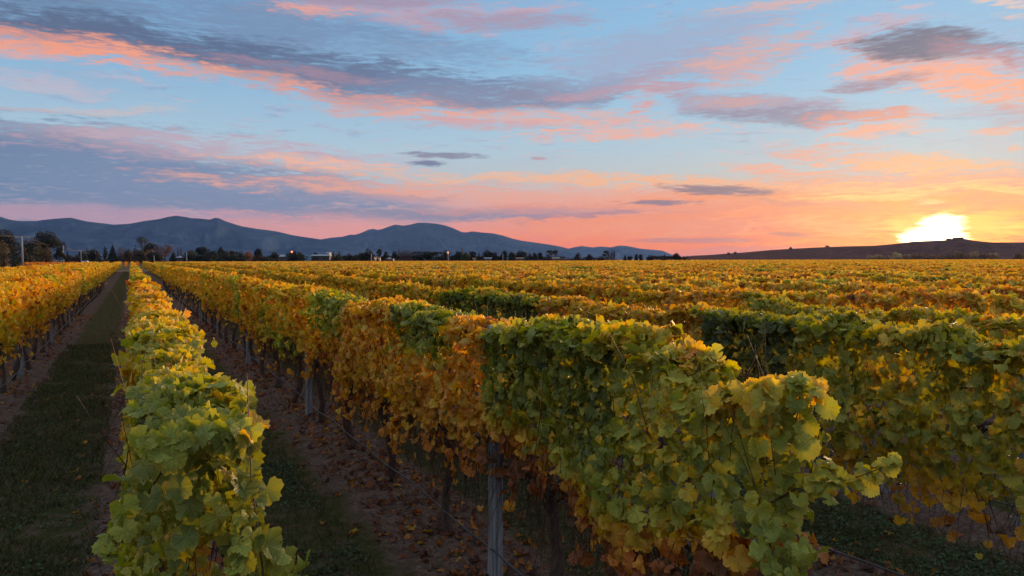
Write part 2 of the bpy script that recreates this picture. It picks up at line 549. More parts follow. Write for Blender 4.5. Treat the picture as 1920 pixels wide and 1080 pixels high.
def leaf_material(name, source, veins=True, trans=0.38):
    """grape leaf: tint from attribute or object colour, pale veins, blotches, light passing through"""
    m, t, out = new_mat(name)
    if source == 'attr':
        a = N(t, 'ShaderNodeAttribute', attribute_name='tint')
        col = a.outputs['Color']
    else:
        a = N(t, 'ShaderNodeObjectInfo')
        col = a.outputs['Color']
    geo = N(t, 'ShaderNodeNewGeometry')
    pos = geo.outputs['Position']
    bump = None
    if veins:
        uva = N(t, 'ShaderNodeAttribute', attribute_name='luv')
        sep = N(t, 'ShaderNodeSeparateXYZ')
        t.links.new(uva.outputs['Vector'], sep.inputs[0])
        x = mathn(t, 'ABSOLUTE', sep.outputs[0])
        y = sep.outputs[1]
        ang = mathn(t, 'ARCTAN2', x, y)               # 0 at the tip, pi at the stalk
        rad = mathn(t, 'SQRT', mathn(t, 'ADD', mathn(t, 'MULTIPLY', x, x), mathn(t, 'MULTIPLY', y, y)))
        # main veins at 0, 0.85 and 1.75 rad
        d = mathn(t, 'ABSOLUTE', ang)
        for k in (0.85, 1.75):
            d = mathn(t, 'MINIMUM', d, mathn(t, 'ABSOLUTE', mathn(t, 'SUBTRACT', ang, k)))
        dist = mathn(t, 'MULTIPLY', d, rad)
        vein = maprange(t, dist, 0.006, 0.03, 1.0, 0.0)
        # side veins
        side = mathn(t, 'ABSOLUTE', mathn(t, 'SUBTRACT', mathn(t, 'FRACT', mathn(t, 'SUBTRACT', mathn(t, 'MULTIPLY', rad, 7.0), mathn(t, 'MULTIPLY', dist, 9.0))), 0.5))
        sv = maprange(t, side, 0.0, 0.12, 0.45, 0.0)
        vein = mathn(t, 'MAXIMUM', vein, sv)
        n1 = noise(t, pos, 38, 3, 0.6)
        # margins turn yellow and then brown first
        edge = maprange(t, mathn(t, 'ADD', rad, mathn(t, 'MULTIPLY', n1, 0.35)), 0.52, 0.78)
        hs = N(t, 'ShaderNodeHueSaturation')
        hs.inputs['Hue'].default_value = 0.47
        hs.inputs['Value'].default_value = 1.45
        t.links.new(col, hs.inputs['Color'])
        yel = mixc(t, 0.35, hs.outputs[0], (0.50, 0.32, 0.04))
        col = mixc(t, mathn(t, 'MULTIPLY', edge, 0.75), col, yel)
        col = mixc(t, mathn(t, 'MULTIPLY', vein, 0.20), col, (0.55, 0.50, 0.16))
        spots = maprange(t, noise(t, pos, 85, 2, 0.5), 0.66, 0.74)
        col = mixc(t, mathn(t, 'MULTIPLY', spots, 0.6), col, (0.16, 0.07, 0.03))
        bump = mathn(t, 'SUBTRACT', mathn(t, 'MULTIPLY', n1, 0.6), mathn(t, 'MULTIPLY', vein, 0.5))
    n2 = noise(t, pos, 9, 2, 0.5)
    col = mixc(t, 1.0, col, ramp(t, n2, [(0.25, (0.78, 0.78, 0.78)), (0.75, (1.18, 1.18, 1.18))]), 'MULTIPLY')
    p = principled(t, None, col, 0.55 if veins else 0.75, 0.35 if veins else 0.12, bump, 0.8, 0.008)
    tr = N(t, 'ShaderNodeBsdfTranslucent')
    hs2 = N(t, 'ShaderNodeHueSaturation')
    hs2.inputs['Saturation'].default_value = 1.15
    hs2.inputs['Value'].default_value = 1.25
    t.links.new(col, hs2.inputs['Color'])
    t.links.new(hs2.outputs[0], tr.inputs[0])
    mx = N(t, 'ShaderNodeMixShader')
    mx.inputs[0].default_value = trans
    t.links.new(p.outputs[0], mx.inputs[1])
    t.links.new(tr.outputs[0], mx.inputs[2])
    t.links.new(mx.outputs[0], out.inputs[0])
    return m


M_LEAF = leaf_material('vine_leaf', 'attr', True)
M_LEAFO = leaf_material('vine_leaf_single', 'object', True)
M_LEAFFAR = leaf_material('vine_leaf_small', 'attr', False, 0.32)
M_TREE = leaf_material('tree_leaf', 'attr', False, 0.15)


def simple_mat(name, c1, c2, scale=6.0, rough=0.85, bstr=0.4, stretch=(1, 1, 1), spec=0.25, metal=0.0):
    m, t, out = new_mat(name)
    v = mapping(t, coords(t), scale=stretch)
    n = noise(t, v, scale, 6, 0.65)
    col = ramp(t, n, [(0.3, c1), (0.7, c2)])
    principled(t, out, col, rough, spec, n, bstr, 0.01, metal)
    return m


M_BARK = simple_mat('vine_bark', (0.028, 0.018, 0.014), (0.13, 0.085, 0.065), 30, 0.95, 0.9, (1, 1, 0.25))
M_CANE = simple_mat('vine_cane', (0.035, 0.016, 0.011), (0.12, 0.052, 0.032), 20, 0.7, 0.3, (1, 1, 0.3))
M_POST = simple_mat('weathered_post_wood', (0.07, 0.075, 0.08), (0.34, 0.345, 0.35), 40, 0.85, 1.0, (1, 1, 0.04))
M_WIRE = simple_mat('galvanised_wire', (0.25, 0.25, 0.26), (0.4, 0.4, 0.41), 12, 0.45, 0.1, metal=0.8)
M_CABLE = simple_mat('dark_cable', (0.05, 0.05, 0.055), (0.09, 0.09, 0.095), 2, 0.7, 0.1)
M_HOSE = simple_mat('drip_hose_plastic', (0.02, 0.02, 0.022), (0.045, 0.045, 0.05), 10, 0.38, 0.1, spec=0.6)
M_POLE = simple_mat('power_pole_wood', (0.24, 0.23, 0.22), (0.36, 0.35, 0.34), 3, 0.85, 0.3, (1, 1, 0.1))
M_TRUNK = simple_mat('tree_bark', (0.03, 0.022, 0.018), (0.10, 0.075, 0.06), 2.5, 0.95, 0.6, (1, 1, 0.2))
M_ROOF = simple_mat('grey_metal_roof', (0.16, 0.18, 0.21), (0.22, 0.24, 0.28), 0.8, 0.5, 0.05, metal=0.2)
M_WALLD = simple_mat('shed_wall_dark', (0.05, 0.045, 0.045), (0.09, 0.08, 0.08), 0.6, 0.8, 0.1)
M_WALLP = simple_mat('house_wall_pale', (0.22, 0.18, 0.16), (0.30, 0.25, 0.22), 0.6, 0.8, 0.1)
M_WALLW = simple_mat('white_painted_wall', (0.26, 0.27, 0.29), (0.32, 0.33, 0.35), 0.6, 0.7, 0.1)
M_ROOFR = simple_mat('brown_tiled_roof', (0.16, 0.08, 0.06), (0.26, 0.13, 0.10), 1.2, 0.8, 0.1)
M_GLASS = simple_mat('window_glass', (0.02, 0.025, 0.03), (0.04, 0.045, 0.05), 1.0, 0.1, 0.0, spec=0.8)
M_TYRE = simple_mat('tyre_rubber', (0.015, 0.015, 0.015), (0.03, 0.03, 0.03), 5.0, 0.9, 0.1)
M_PAINTW = simple_mat('white_car_paint', (0.72, 0.73, 0.75), (0.82, 0.82, 0.84), 1.0, 0.3, 0.0, spec=0.6)
M_RUIN = simple_mat('hilltop_building_wall', (0.10, 0.07, 0.06), (0.16, 0.11, 0.09), 0.3, 0.9, 0.1)


def emit_mat(name, c, k):
    m, t, out = new_mat(name)
    e = N(t, 'ShaderNodeEmission')
    e.inputs[0].default_value = (*c, 1)
    e.inputs[1].default_value = k
    t.links.new(e.outputs[0], out.inputs[0])
    return m


M_LAMP = emit_mat('orange_lamp_light', (1.0, 0.22, 0.06), 4.0)
M_LAMPW = emit_mat('pale_lamp_light', (1.0, 0.45, 0.25), 0.8)

# ================================================================ ground
ROW0 = 0.17
PITCH = 2.4
BLOCK_END = 190.0


def strip_dist(x):
    """distance from the nearest vine row line"""
    return np.abs((x - ROW0 + PITCH / 2) % PITCH - PITCH / 2)


def ground_h(x, y):
    d = strip_dist(x)
    near = np.clip((60 - np.hypot(x, y)) / 40, 0, 1)
    mound = 0.05 * np.exp(-(d / 0.38) ** 2)
    rut = -0.02 * np.exp(-((d - 0.72) / 0.16) ** 2)
    h = mound + rut
    h = h + (fbm(x * 1.3, y * 1.3, seed=3, oct=3) - 0.5) * 0.05
    dirt = np.clip(1.3 - d / 0.5, 0, 1)
    h = h + (fbm(x * 7, y * 7, seed=4, oct=3) - 0.5) * (0.02 + 0.05 * dirt)
    inside = (x > -8.3) & (y < BLOCK_END + 2)
    return np.where(inside, h, 0) * near


def ground_mesh():
    def axis(a, b, d, lim):
        core = np.arange(a, b, d)
        out, s, x = [], d, b
        while x < lim:
            out.append(x)
            s *= 1.22
            x += s
        lo, s, x = [], d, a
        while x > -lim:
            s *= 1.22
            x -= s
            lo.append(x)
        return np.concatenate([np.array(lo[::-1]), core, np.array(out)])
    xs = axis(-4.6, 7.6, 0.055, 32000)
    ys = axis(1.4, 16.0, 0.055, 32000)
    X, Y = np.meshgrid(xs, ys)
    Z = ground_h(X, Y)
    nx, ny = len(xs), len(ys)
    V = np.stack([X.ravel(), Y.ravel(), Z.ravel()], 1)
    i = np.arange(nx * ny).reshape(ny, nx)
    q = np.stack([i[:-1, :-1], i[:-1, 1:], i[1:, 1:], i[1:, :-1]], -1).reshape(-1, 4)
    return mesh_np('ground', V, q, 4, M_GROUND, smooth=True)


def ground_material():
    m, t, out = new_mat('vineyard_ground')
    pos = N(t, 'ShaderNodeNewGeometry').outputs['Position']
    sep = N(t, 'ShaderNodeSeparateXYZ')
    t.links.new(pos, sep.inputs[0])
    x, y = sep.outputs[0], sep.outputs[1]
    w = N(t, 'ShaderNodeMath', operation='PINGPONG')
    t.links.new(mathn(t, 'SUBTRACT', x, ROW0 + PITCH * 100 * -1), w.inputs[0])
    w.inputs[1].default_value = PITCH / 2
    d = w.outputs[0]
    nb = noise(t, pos, 1.6, 5, 0.65)
    dd = mathn(t, 'ADD', d, mathn(t, 'MULTIPLY', mathn(t, 'SUBTRACT', nb, 0.5), 0.75))
    grassf = maprange(t, dd, 0.48, 0.72)
    nf = noise(t, pos, 22, 7, 0.7)
    nm = noise(t, pos, 5, 5, 0.6)
    nl = noise(t, pos, 0.02, 5, 0.6)
    dirt = ramp(t, nf, [(0.30, (0.056, 0.037, 0.029)), (0.52, (0.135, 0.089, 0.070)), (0.75, (0.25, 0.17, 0.135))])
    dirt = mixc(t, maprange(t, nm, 0.45, 0.65, 0, 0.5), dirt, (0.045, 0.026, 0.022))
    grass = ramp(t, nf, [(0.3, (0.030, 0.030, 0.012)), (0.55, (0.062, 0.060, 0.024)), (0.8, (0.12, 0.095, 0.048))])
    grass = mixc(t, maprange(t, nm, 0.46, 0.64, 0, 0.8), grass, (0.115, 0.075, 0.052))
    vine = mixc(t, grassf, dirt, grass)
    far = ramp(t, nl, [(0.3, (0.055, 0.045, 0.028)), (0.5, (0.10, 0.075, 0.045)), (0.7, (0.06, 0.055, 0.03))])
    far = mixc(t, maprange(t, nm, 0.3, 0.7, 0, 0.3), far, (0.15, 0.11, 0.08))
    inx = maprange(t, mathn(t, 'ADD', x, nm), -7.6, -7.0)
    iny = maprange(t, y, BLOCK_END + 1, BLOCK_END + 3, 1, 0)
    col = mixc(t, mathn(t, 'MULTIPLY', inx, iny), far, vine)
    hgt = mathn(t, 'ADD', nf, mathn(t, 'MULTIPLY', noise(t, pos, 70, 4, 0.7), 0.5))
    principled(t, out, col, 1.0, 0.0, hgt, 0.9, 0.03)
    return m


M_GROUND = ground_material()
tag(link('ground', ground_mesh()), kind='structure')

# gravel road beyond the left rows and the pale headland track
M_ROAD = simple_mat('gravel_road', (0.10, 0.09, 0.085), (0.17, 0.15, 0.14), 1.2, 0.9, 0.3)


def ribbon(name, pts, width, mat, z=0.02, crown=0.05):
    V, Q = [], []
    for i, p in enumerate(pts):
        a, b = pts[max(i - 1, 0)], pts[min(i + 1, len(pts) - 1)]
        d = Vector((b[0] - a[0], b[1] - a[1], 0)).normalized()
        n = Vector((-d.y, d.x, 0))
        for k in (-0.5, -0.25, 0, 0.25, 0.5):
            q = Vector((p[0], p[1], 0)) + n * width * k
            V.append((q.x, q.y, z + crown * (1 - (2 * k) ** 2)))
    for i in range(len(pts) - 1):
        for k in range(4):
            Q.append((i * 5 + k, i * 5 + k + 1, (i + 1) * 5 + k + 1, (i + 1) * 5 + k))
    return link(name, mesh_np(name, np.array(V), np.array(Q), 4, mat))


PD = Vector((-70, 135))       # direction of the power line and road in (right, depth)


def rz(a, b):
    """from camera-aligned (right, depth) metres to the ground point"""
    p = RT * a + FW * b
    return (p.x, p.y, 0.0)


tag(ribbon('road', [rz(-75 - 70 * k, 120 + 135 * k) for k in (-0.9, 0, 1, 2, 3, 4, 6, 8)], 7.0, M_ROAD), kind='structure')
tag(ribbon('headland_track', [(x, BLOCK_END + 6.5, 0) for x in (-60, -20, 0, 40, 100, 200, 330)], 6.0, M_ROAD), kind='structure')


# ================================================================ mountains and hills
def mountain_material(name, c1, c2, sc):
    m, t, out = new_mat(name)
    pos = N(t, 'ShaderNodeNewGeometry').outputs['Position']
    n = noise(t, pos, sc, 8, 0.65)
    n2 = noise(t, pos, sc * 7, 5, 0.7)
    n3 = mathn(t, 'ADD', mathn(t, 'MULTIPLY', n, 0.65), mathn(t, 'MULTIPLY', n2, 0.35))
    principled(t, out, ramp(t, n3, [(0.38, c1), (0.62, c2)]), 1.0, 0.0, n2, 0.5, 1.0 / sc * 0.01)
    return m


def hill_range(name, pts, z, depth, mat, base=487.5, nx=420, ny=46, rough=0.26, seed=5, spur=1.0):
    """terrain whose skyline runs through pts (photo pixels) at depth z, with spurs running towards the viewer"""
    px = np.array([p[0] for p in pts], float)
    py = np.array([p[1] for p in pts], float)
    X = np.linspace(px[0], px[-1], nx)
    H = (HOR - np.interp(X, px, py)) / F * z + HC
    kk = 13.0 * (px[-1] - px[0]) / 1200 * spur
    v = np.linspace(0, 1, ny)
    V = []
    u = (X - X[0]) / (X[-1] - X[0])
    for j, s in enumerate(v):
        # s 0 = foot towards viewer, 0.62 = skyline, 1 = behind
        zz = z + depth * (s - 0.62)
        if s <= 0.62:
            q = s / 0.62
            prof = q ** 1.25
        else:
            prof = 1 - 0.9 * ((s - 0.62) / 0.38) ** 1.5
            q = 1
        rid = 1 - np.abs(2 * fbm(u * kk + 0.4 * math.sin(s * 6), s * 2.2, 0, seed, 5) - 1) * 2.0
        amp = 4 * q * (1 - q) if s < 0.62 else 0.0
        lump = (fbm(u * kk * 4, s * 11, 3.3, seed + 1, 4) - 0.5) * amp
        h = H * (prof + amp * rough * 2.2 * (rid - 0.45) + lump * rough)
        h = np.where(s <= 0.62, np.minimum(h, H * (0.35 + 0.65 * q) * (zz / z)), h)
        if 0.60 <= s <= 0.64:
            h = H.copy()
        h[h < -2] = -2
        if j == 0:
            h[:] = -3
        P = np.outer(np.full(nx, zz), np.array(FW)) + np.outer((X - 960) / F * zz, np.array(RT))
        P[:, 2] = h
        V.append(P)
    # put a row of vertices exactly on the skyline
    V = np.concatenate(V)
    i = np.arange(nx * ny).reshape(ny, nx)
    q = np.stack([i[:-1, :-1], i[:-1, 1:], i[1:, 1:], i[1:, :-1]], -1).reshape(-1, 4)
    return tag(link(name, mesh_np(name, V, q, 4, mat, smooth=True)), kind='structure')


M_MTN = mountain_material('haze_blue_forest_mountain', (0.014, 0.034, 0.072), (0.044, 0.070, 0.115), 0.0022)  # forest tone with distance haze blue painted into the base colour
M_HILL = mountain_material('brown_scrub_hill', (0.046, 0.021, 0.017), (0.115, 0.055, 0.043), 0.03)
A = [(-420, 440), (-260, 418), (-150, 402), (-60, 398), (0, 405), (20, 411), (37, 414), (70, 414), (80, 412.5), (105, 410), (135, 408), (165, 415), (200, 419), (215, 421), (245, 419.5), (275, 414), (300, 411),
     (318, 406.5), (332, 404.5), (350, 407), (362, 409.5), (372, 409.5), (395, 412), (405, 408.5), (412, 409.5), (425, 415), (440, 420), (455, 424.5), (470, 427), (485, 429.5), (500, 431), (520, 434), (550, 441), (572, 444.5), (590, 447),
     (610, 450), (640, 457), (680, 464), (730, 474), (790, 488)]
B = [(430, 487), (520, 468), (590, 452), (604, 448.5), (622, 445.5), (642, 444), (657, 440), (668, 440), (680, 436), (692, 430.5), (701, 429.2), (708, 431.2), (716, 430), (730, 425), (742, 421.3), (757, 423.5), (770, 421.5), (785, 418),
     (800, 418.3), (820, 420), (835, 423), (850, 428), (866, 435.5), (875, 436), (886, 434.2), (905, 436.5), (925, 438), (943, 442), (960, 447.5), (980, 452), (1000, 454.5), (1030, 459), (1050, 462.5), (1066, 466.5), (1090, 472), (1120, 480), (1150, 487)]
C3 = [(960, 480), (1020, 470), (1065, 466.5), (1078, 463.5), (1091, 461.3), (1102, 463), (1112, 464), (1126, 462.3), (1145, 464), (1160, 460.8), (1172, 461), (1186, 463.5), (1200, 466.5), (1222, 468.5), (1240, 470), (1248, 473), (1262, 479), (1285, 485), (1300, 487)]
FR = [(-420, 445), (-200, 425), (-60, 410), (0, 409), (45, 417), (100, 427), (150, 434), (200, 440), (260, 449), (330, 458), (400, 463), (480, 470), (560, 476), (620, 483), (680, 488)]
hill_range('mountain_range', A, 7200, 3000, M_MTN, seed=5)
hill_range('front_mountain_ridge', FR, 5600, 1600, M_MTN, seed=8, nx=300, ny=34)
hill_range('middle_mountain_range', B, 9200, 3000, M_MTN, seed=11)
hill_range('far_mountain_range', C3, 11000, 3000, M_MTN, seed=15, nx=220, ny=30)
D = [(1225, 488), (1250, 485.5), (1300, 479.8), (1330, 478.5), (1360, 476.3), (1400, 473.5), (1440, 469.8), (1480, 467.4), (1530, 464.8), (1580, 463), (1640, 461.6), (1670, 459), (1700, 455.4), (1712, 453.8), (1745, 452.5), (1775, 451),
     (1795, 449.5), (1808, 449), (1822, 452), (1840, 454), (1860, 455.8), (1900, 455.8), (1940, 456), (1990, 459), (2060, 455), (2150, 450), (2260, 458), (2400, 470)]
hill_range('brown_hill', D, 2000, 900, M_HILL, seed=21, nx=520, ny=40, rough=0.10, spur=2.0)

# ================================================================ leaves
def ss0(x, a, b):
    q = np.clip((x - a) / (b - a), 0, 1)
    return q * q * (3 - 2 * q)


def leaf_template(hi, k):
    """grape leaf in the xy plane, stalk at the origin side (y<0), tip +y; unit width"""
    rg = np.random.default_rng(50 + k)
    if hi == 0:
        V = np.array([(0, -.42, 0), (.46, .02, .10), (0, .5, -.04), (-.46, .02, .10)], float)
        V[:, 2] += rg.normal(0, .05, 4)
        return V, np.array([(0, 1, 2), (0, 2, 3)])
    if hi == 1:
        ang = np.array([0, .45, .85, 1.30, 1.8, 2.5, 3.05])
        ang = np.concatenate([ang, -ang[1:][::-1]])
    else:
        ang = np.array([0, .15, .30, .45, .60, .75, .90, 1.05, 1.18, 1.30, 1.45, 1.60, 1.80, 2.05, 2.30, 2.55, 2.80, 3.05])
        ang = np.concatenate([ang, -ang[1:][::-1]])
    aa = np.abs(ang)
    rad = .505 - .09 * rg.uniform(.4, 1.4) * np.exp(-((aa - .45) / .10) ** 2) - .08 * rg.uniform(.4, 1.4) * np.exp(-((aa - 1.30) / .11) ** 2)
    rad = rad - .40 * np.exp(-((aa - 3.14) / .20) ** 2) - .05 * ss0(aa, 2.2, 2.9)
    if hi == 2:
        rad = rad * (1 + 0.065 * np.where(np.arange(len(ang)) % 2 == 0, 1, -1) * rg.uniform(.4, 1.2, len(ang)))
    rad = rad * (1 + rg.normal(0, .03, len(ang)))
    n = len(ang)
    cup, fold, droop, tw = rg.uniform(-.9, 1.1), rg.uniform(-.3, .8), rg.uniform(.0, 1.5), rg.uniform(-.6, .6)
    ph = rg.uniform(0, 6)
    wv = (2, 3, 4)[k % 3]

    def zof(x, y, r, a):
        return cup * r * r * .7 + fold * np.abs(x) * .6 - droop * np.maximum(y, 0) ** 2 * .8 + tw * x * y * 2 + .07 * r / .5 * np.sin(a * wv + ph) + .03 * np.sin(a * 9 + ph * 2) * r / .5
    P = [(0, 0, 0)]
    if hi == 2:
        nr = n // 2 + 1
        idx = np.arange(0, n, 2)
        for i in idx:
            r = rad[i] * .52
            x, y = r * math.sin(ang[i]), r * math.cos(ang[i])
            P.append((x, y, float(zof(x, y, r, ang[i])) + rg.normal(0, .018)))
        m = len(idx)
        for i in range(n):
            r = rad[i]
            x, y = r * math.sin(ang[i]), r * math.cos(ang[i])
            P.append((x, y, float(zof(x, y, r, ang[i])) + rg.normal(0, .022)))
        Fc = [(0, 1 + (i + 1) % m, 1 + i) for i in range(m)]
        for i in range(m):
            a, b = 1 + i, 1 + (i + 1) % m
            o0 = 1 + m + idx[i]
            o1 = 1 + m + (idx[i] + 1) % n
            o2 = 1 + m + (idx[(i + 1) % m]) % n
            Fc.append((a, o1, o0))
            if o2 != o1:
                Fc.append((a, b, o1))
                Fc.append((b, o2, o1))
            else:
                Fc.append((a, b, o1))
    else:
        for i in range(n):
            r = rad[i]
            x, y = r * math.sin(ang[i]), r * math.cos(ang[i])
            P.append((x, y, float(zof(x, y, r, ang[i]))))
        Fc = [(0, 1 + (i + 1) % n, 1 + i) for i in range(n)]
    V = np.array(P)
    return V, np.array(Fc)


TPL = {h: [leaf_template(h, k) for k in range((3, 6, 12)[h])] for h in (0, 1, 2)}
PAL_T = np.array([0, .15, .30, .42, .55, .70, .82, .92, 1.0])
PAL_C = np.array([(.045, .058, .018), (.110, .128, .026), (.29, .30, .042), (.50, .42, .050), (.74, .45, .042), (.72, .32, .032), (.56, .17, .035), (.30, .085, .032), (.17, .080, .045)])


def pal(tv):
    tv = np.clip(tv, 0, 1)
    return np.stack([np.interp(tv, PAL_T, PAL_C[:, i]) for i in range(3)], 1)


def leaf_cloud(name, pos, nor, tip, size, col, hi, mat, parent, kind='stuff'):
    """many leaves as one mesh"""
    if len(pos) == 0:
        return None
    T = tip - nor * np.sum(tip * nor, 1, keepdims=True)
    T /= np.linalg.norm(T, axis=1, keepdims=True) + 1e-9
    S = np.cross(T, nor)
    vs, fs, cs, us = [], [], [], []
    base = 0
    k = len(TPL[hi])
    which = rng.integers(0, k, len(pos))
    for j in range(k):
        m = which == j
        n = int(m.sum())
        if not n:
            continue
        TV, TF = TPL[hi][j]
        sz = size[m][:, None]
        P = pos[m][:, None, :] + (TV[None, :, 0:1] * S[m][:, None, :] + TV[None, :, 1:2] * T[m][:, None, :] + TV[None, :, 2:3] * nor[m][:, None, :]) * sz[:, :, None]
        nv = len(TV)
        vs.append(P.reshape(-1, 3))
        fs.append((TF[None] + (base + np.arange(n) * nv)[:, None, None]).reshape(-1, 3))
        cs.append(np.repeat(col[m], nv, axis=0))
        us.append(np.tile(TV[:, :2], (n, 1)))
        base += n * nv
    me = mesh_np(name, np.concatenate(vs), np.concatenate(fs), 3, mat, np.concatenate(cs), np.concatenate(us) if hi == 2 else None, smooth=hi > 0)
    o = link(name, me, parent)
    if kind:
        o['kind'] = kind
    return o


LEAF_ME = []
for _j, (_TV, _TF) in enumerate(TPL[2]):
    LEAF_ME.append(mesh_np('leaf', _TV, _TF, 3, M_LEAFO, None, _TV[:, :2], smooth=True))


# ================================================================ vine rows
def ss(x, a, b):
    q = np.clip((x - a) / (b - a), 0, 1)
    return q * q * (3 - 2 * q)


def tone(k, y, h, side):
    """ripeness of the leaf colour: 0 dark green .. 0.5 yellow .. 0.8 red brown"""
    vine = np.floor((y - 0.5) / 1.8)
    per = np.random.default_rng(300 + k).random(200)[np.clip(vine.astype(int) + 3, 0, 199)]
    b = 0.58 + 0.12 * (vn(y / 4.0, k * 3.7, 0, 30) - 0.5) + 0.07 * (per - .5)
    patch = ss(fbm(y / 2.2, k * 2.9, h * 0.9, 31, 2) + 0.22 * (per - .5), 0.66, 0.78)
    b = b - patch * 0.27
    b = b + 0.10 * (vn(y * 1.7, k * 2.3, h * 2, 61) - .5) + 0.09 * ss(h, 1.75, 2.15) * (vn(y * 3, k, 5, 32) > 0.55)
    lowish = ss(h, 1.5, 0.9)
    if k == 0:
        b = np.where(y < 3.4, 0.31 + .08 * (vn(y * 3, h * 3, 4, 33) - .5), b)
        b = np.where((y >= 3.4) & (y < 5.6), 0.36 + 0.10 * vn(y * 2, h * 2, 0, 33), b)
        b = np.where((y >= 5.6) & (y < 10), 0.50 + 0.16 * (vn(y * 1.3, h * 2, 0, 34) - .3), b)
    if k == 1:
        g = 0.13 + 0.24 * vn(y * 1.6, h * 3, 0, 35) + 0.48 * ss(h + 0.5 * (vn(y * 1.2, h, 0, 36) - .5), 1.50, 1.10)
        g = g + 0.03 + 0.14 * ss(y, 3.9, 2.6)
        g = g + 0.30 * ss(h, 1.98, 2.14) * vn(y * 4, 1, 0, 37)
        b = np.where(y < 5.25, g, b)
        b = np.where((y >= 5.25) & (y < 5.95), 0.66, b)
        gg = 0.60 + 0.06 * vn(y, h, 0, 38) - 0.36 * ss(h + .3 * (vn(y * 2, h * 2, 1, 38) - .5), 1.55, 1.8) * ss(y, 5.8, 6.1) * ss(y, 7.6, 7.0)
        gg = gg - 0.30 * ss(h + .3 * (vn(y * 2, h * 2, 1, 38) - .5), 1.5, 1.8) * ss(y, 9.2, 9.6) * ss(y, 11.4, 10.8)
        b = np.where((y >= 5.95) & (y < 12.5), gg, b)
    if k == 2:
        b = np.where(y < 4.35, 0.31 + 0.16 * vn(y * 2, h * 2, 0, 39) + 0.18 * ss(h, 1.25, .95), b)
        b = np.where((y >= 4.35) & (y < 5.5), 0.07 + 0.05 * vn(y * 2, h * 2, 0, 39) + .42 * ss(h, 2.0, 2.15), b)
        b = np.where((y >= 8.8) & (y < 12), 0.16 + .3 * ss(h, 1.95, 2.1), b)
    if k == 3:
        b = np.where(y < 7.5, 0.40 + 0.16 * (vn(y, h, 0, 40) - .3), b)
    return b


def canopy_points(k, y0, y1, n, size, strag=0.06):
    r0 = ROW0 + PITCH * k
    y = rng.uniform(y0, y1, n)
    # which surface the leaf sits on: left face, top, right face (fewer on faces turned away)
    pl, pt, pr = (0.40, 0.24, 0.36) if k == 0 else ((0.46, 0.32, 0.22) if k > 0 else (0.22, 0.30, 0.48))
    u = rng.random(n)
    side = np.where(u < pl, -1, np.where(u < pl + pt, 0, 1))
    ht = 2.06 + 0.12 * (fbm(y * 0.9, k * 5.1, 0, 41, 3) - 0.5) * 2 + 0.12 * (vn(y * 5, k, 3, 42) - .5)
    hb = 1.04 + 0.34 * (fbm(y * 1.1, k * 3.3, 9, 43, 3) - 0.5) * 2
    if k == 1:
        ht = ht + 0.09 * np.exp(-((y - 3.55) / .35) ** 2) - 0.14 * np.exp(-((y - 2.78) / .12) ** 2) + 0.02 * ss(y, 4, 5.2)
        hb = hb - 0.40 * ss(y, 3.7, 2.9) + .04 * ss(y, 3.7, 4.0)
    if k == 0:
        hb = np.where(y < 3.2, hb - 0.35, hb)
    if k == 2:
        ht = ht + .05 * ss(y, 5, 4)
    h = hb + (ht - hb) * rng.random(n) ** 0.85
    # stragglers hanging below
    if k == 2:
        strag = .02
    m = rng.random(n) < strag
    h = np.where(m, hb - np.abs(rng.normal(0, 0.20, n)), h)
    side = np.where(m & (side == 0), np.where(rng.random(n) < .5, -1, 1), side)
    w = 0.16 + 0.06 * np.sin(np.clip((h - hb) / (ht - hb), 0, 1) * math.pi) + 0.34 * (fbm(y * 2.4, h * 2.8, side + k * 2.0, 44, 3) - .5)
    w = np.maximum(w, 0.07)
    if k == 0:
        w = (w - .065) * (1 + .55 * ss(h, 1.9, 1.4) * ss(y, 3.6, 2.4))
        w = np.maximum(w, .05)
    dep = rng.exponential(0.045, n)
    x = np.where(side == 0, rng.uniform(-1, 1, n) * (w + .02), side * (w - dep))
    h = np.where(side == 0, ht - dep * 0.8 - 0.05 * (x / 0.25) ** 2, h)
    if k == 0:
        x = x + .02
    pos = np.stack([r0 + x, y, h], 1)
    out = np.stack([side.astype(float), np.zeros(n), np.where(side == 0, 1.0, 0.32)], 1)
    # loose end of the row: leaves there face the open headland
    yend = {0: 2.35, 1: 2.3}.get(k, None)
    if yend is not None:
        e = ss(y, yend + .35, yend)
        out[:, 1] -= e * 1.4
    nor = out + rng.normal(0, 0.55, (n, 3))
    nor /= np.linalg.norm(nor, axis=1, keepdims=True)
    tip = np.array([0, 0, -1.0]) + rng.normal(0, 0.5, (n, 3))
    tip[:, 0] += np.where(side == 0, rng.normal(0, 1, n), 0)
    tip[:, 1] += np.where(side == 0, rng.normal(0, 1, n), 0)
    tv = tone(k, y, h, side) + rng.normal(0, 0.055 if size < .12 else .085, n) + np.where(rng.random(n) < 0.05, 0.22, 0) - np.where(rng.random(n) < 0.05, 0.16, 0)
    tv = tv + np.where(m, 0.12, 0)
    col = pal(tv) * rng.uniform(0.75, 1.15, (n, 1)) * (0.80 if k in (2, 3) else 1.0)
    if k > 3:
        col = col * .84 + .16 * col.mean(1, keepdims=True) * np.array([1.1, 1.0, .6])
    sz = size * rng.uniform(0.45, 1.3, n)
    if k == 0:
        sz = sz * (1 - .2 * ss(y, 5.5, 3.0))
    return pos, nor, tip, sz, col, dep


def visible(pos, margin=0.12):
    rel = pos - np.array(cam.location)
    z = rel @ np.array(FW)
    x = rel @ np.array(RT)
    return (z > 0.15) & (np.abs(x / np.maximum(z, .15)) < 960 / F + margin), z


def view_size(pos, z):
    rel = pos - np.array(cam.location)
    x = rel @ np.array(RT)
    return (np.abs(x / z) < 960 / F) & ((-rel[:, 2]) / z < 600 / F)


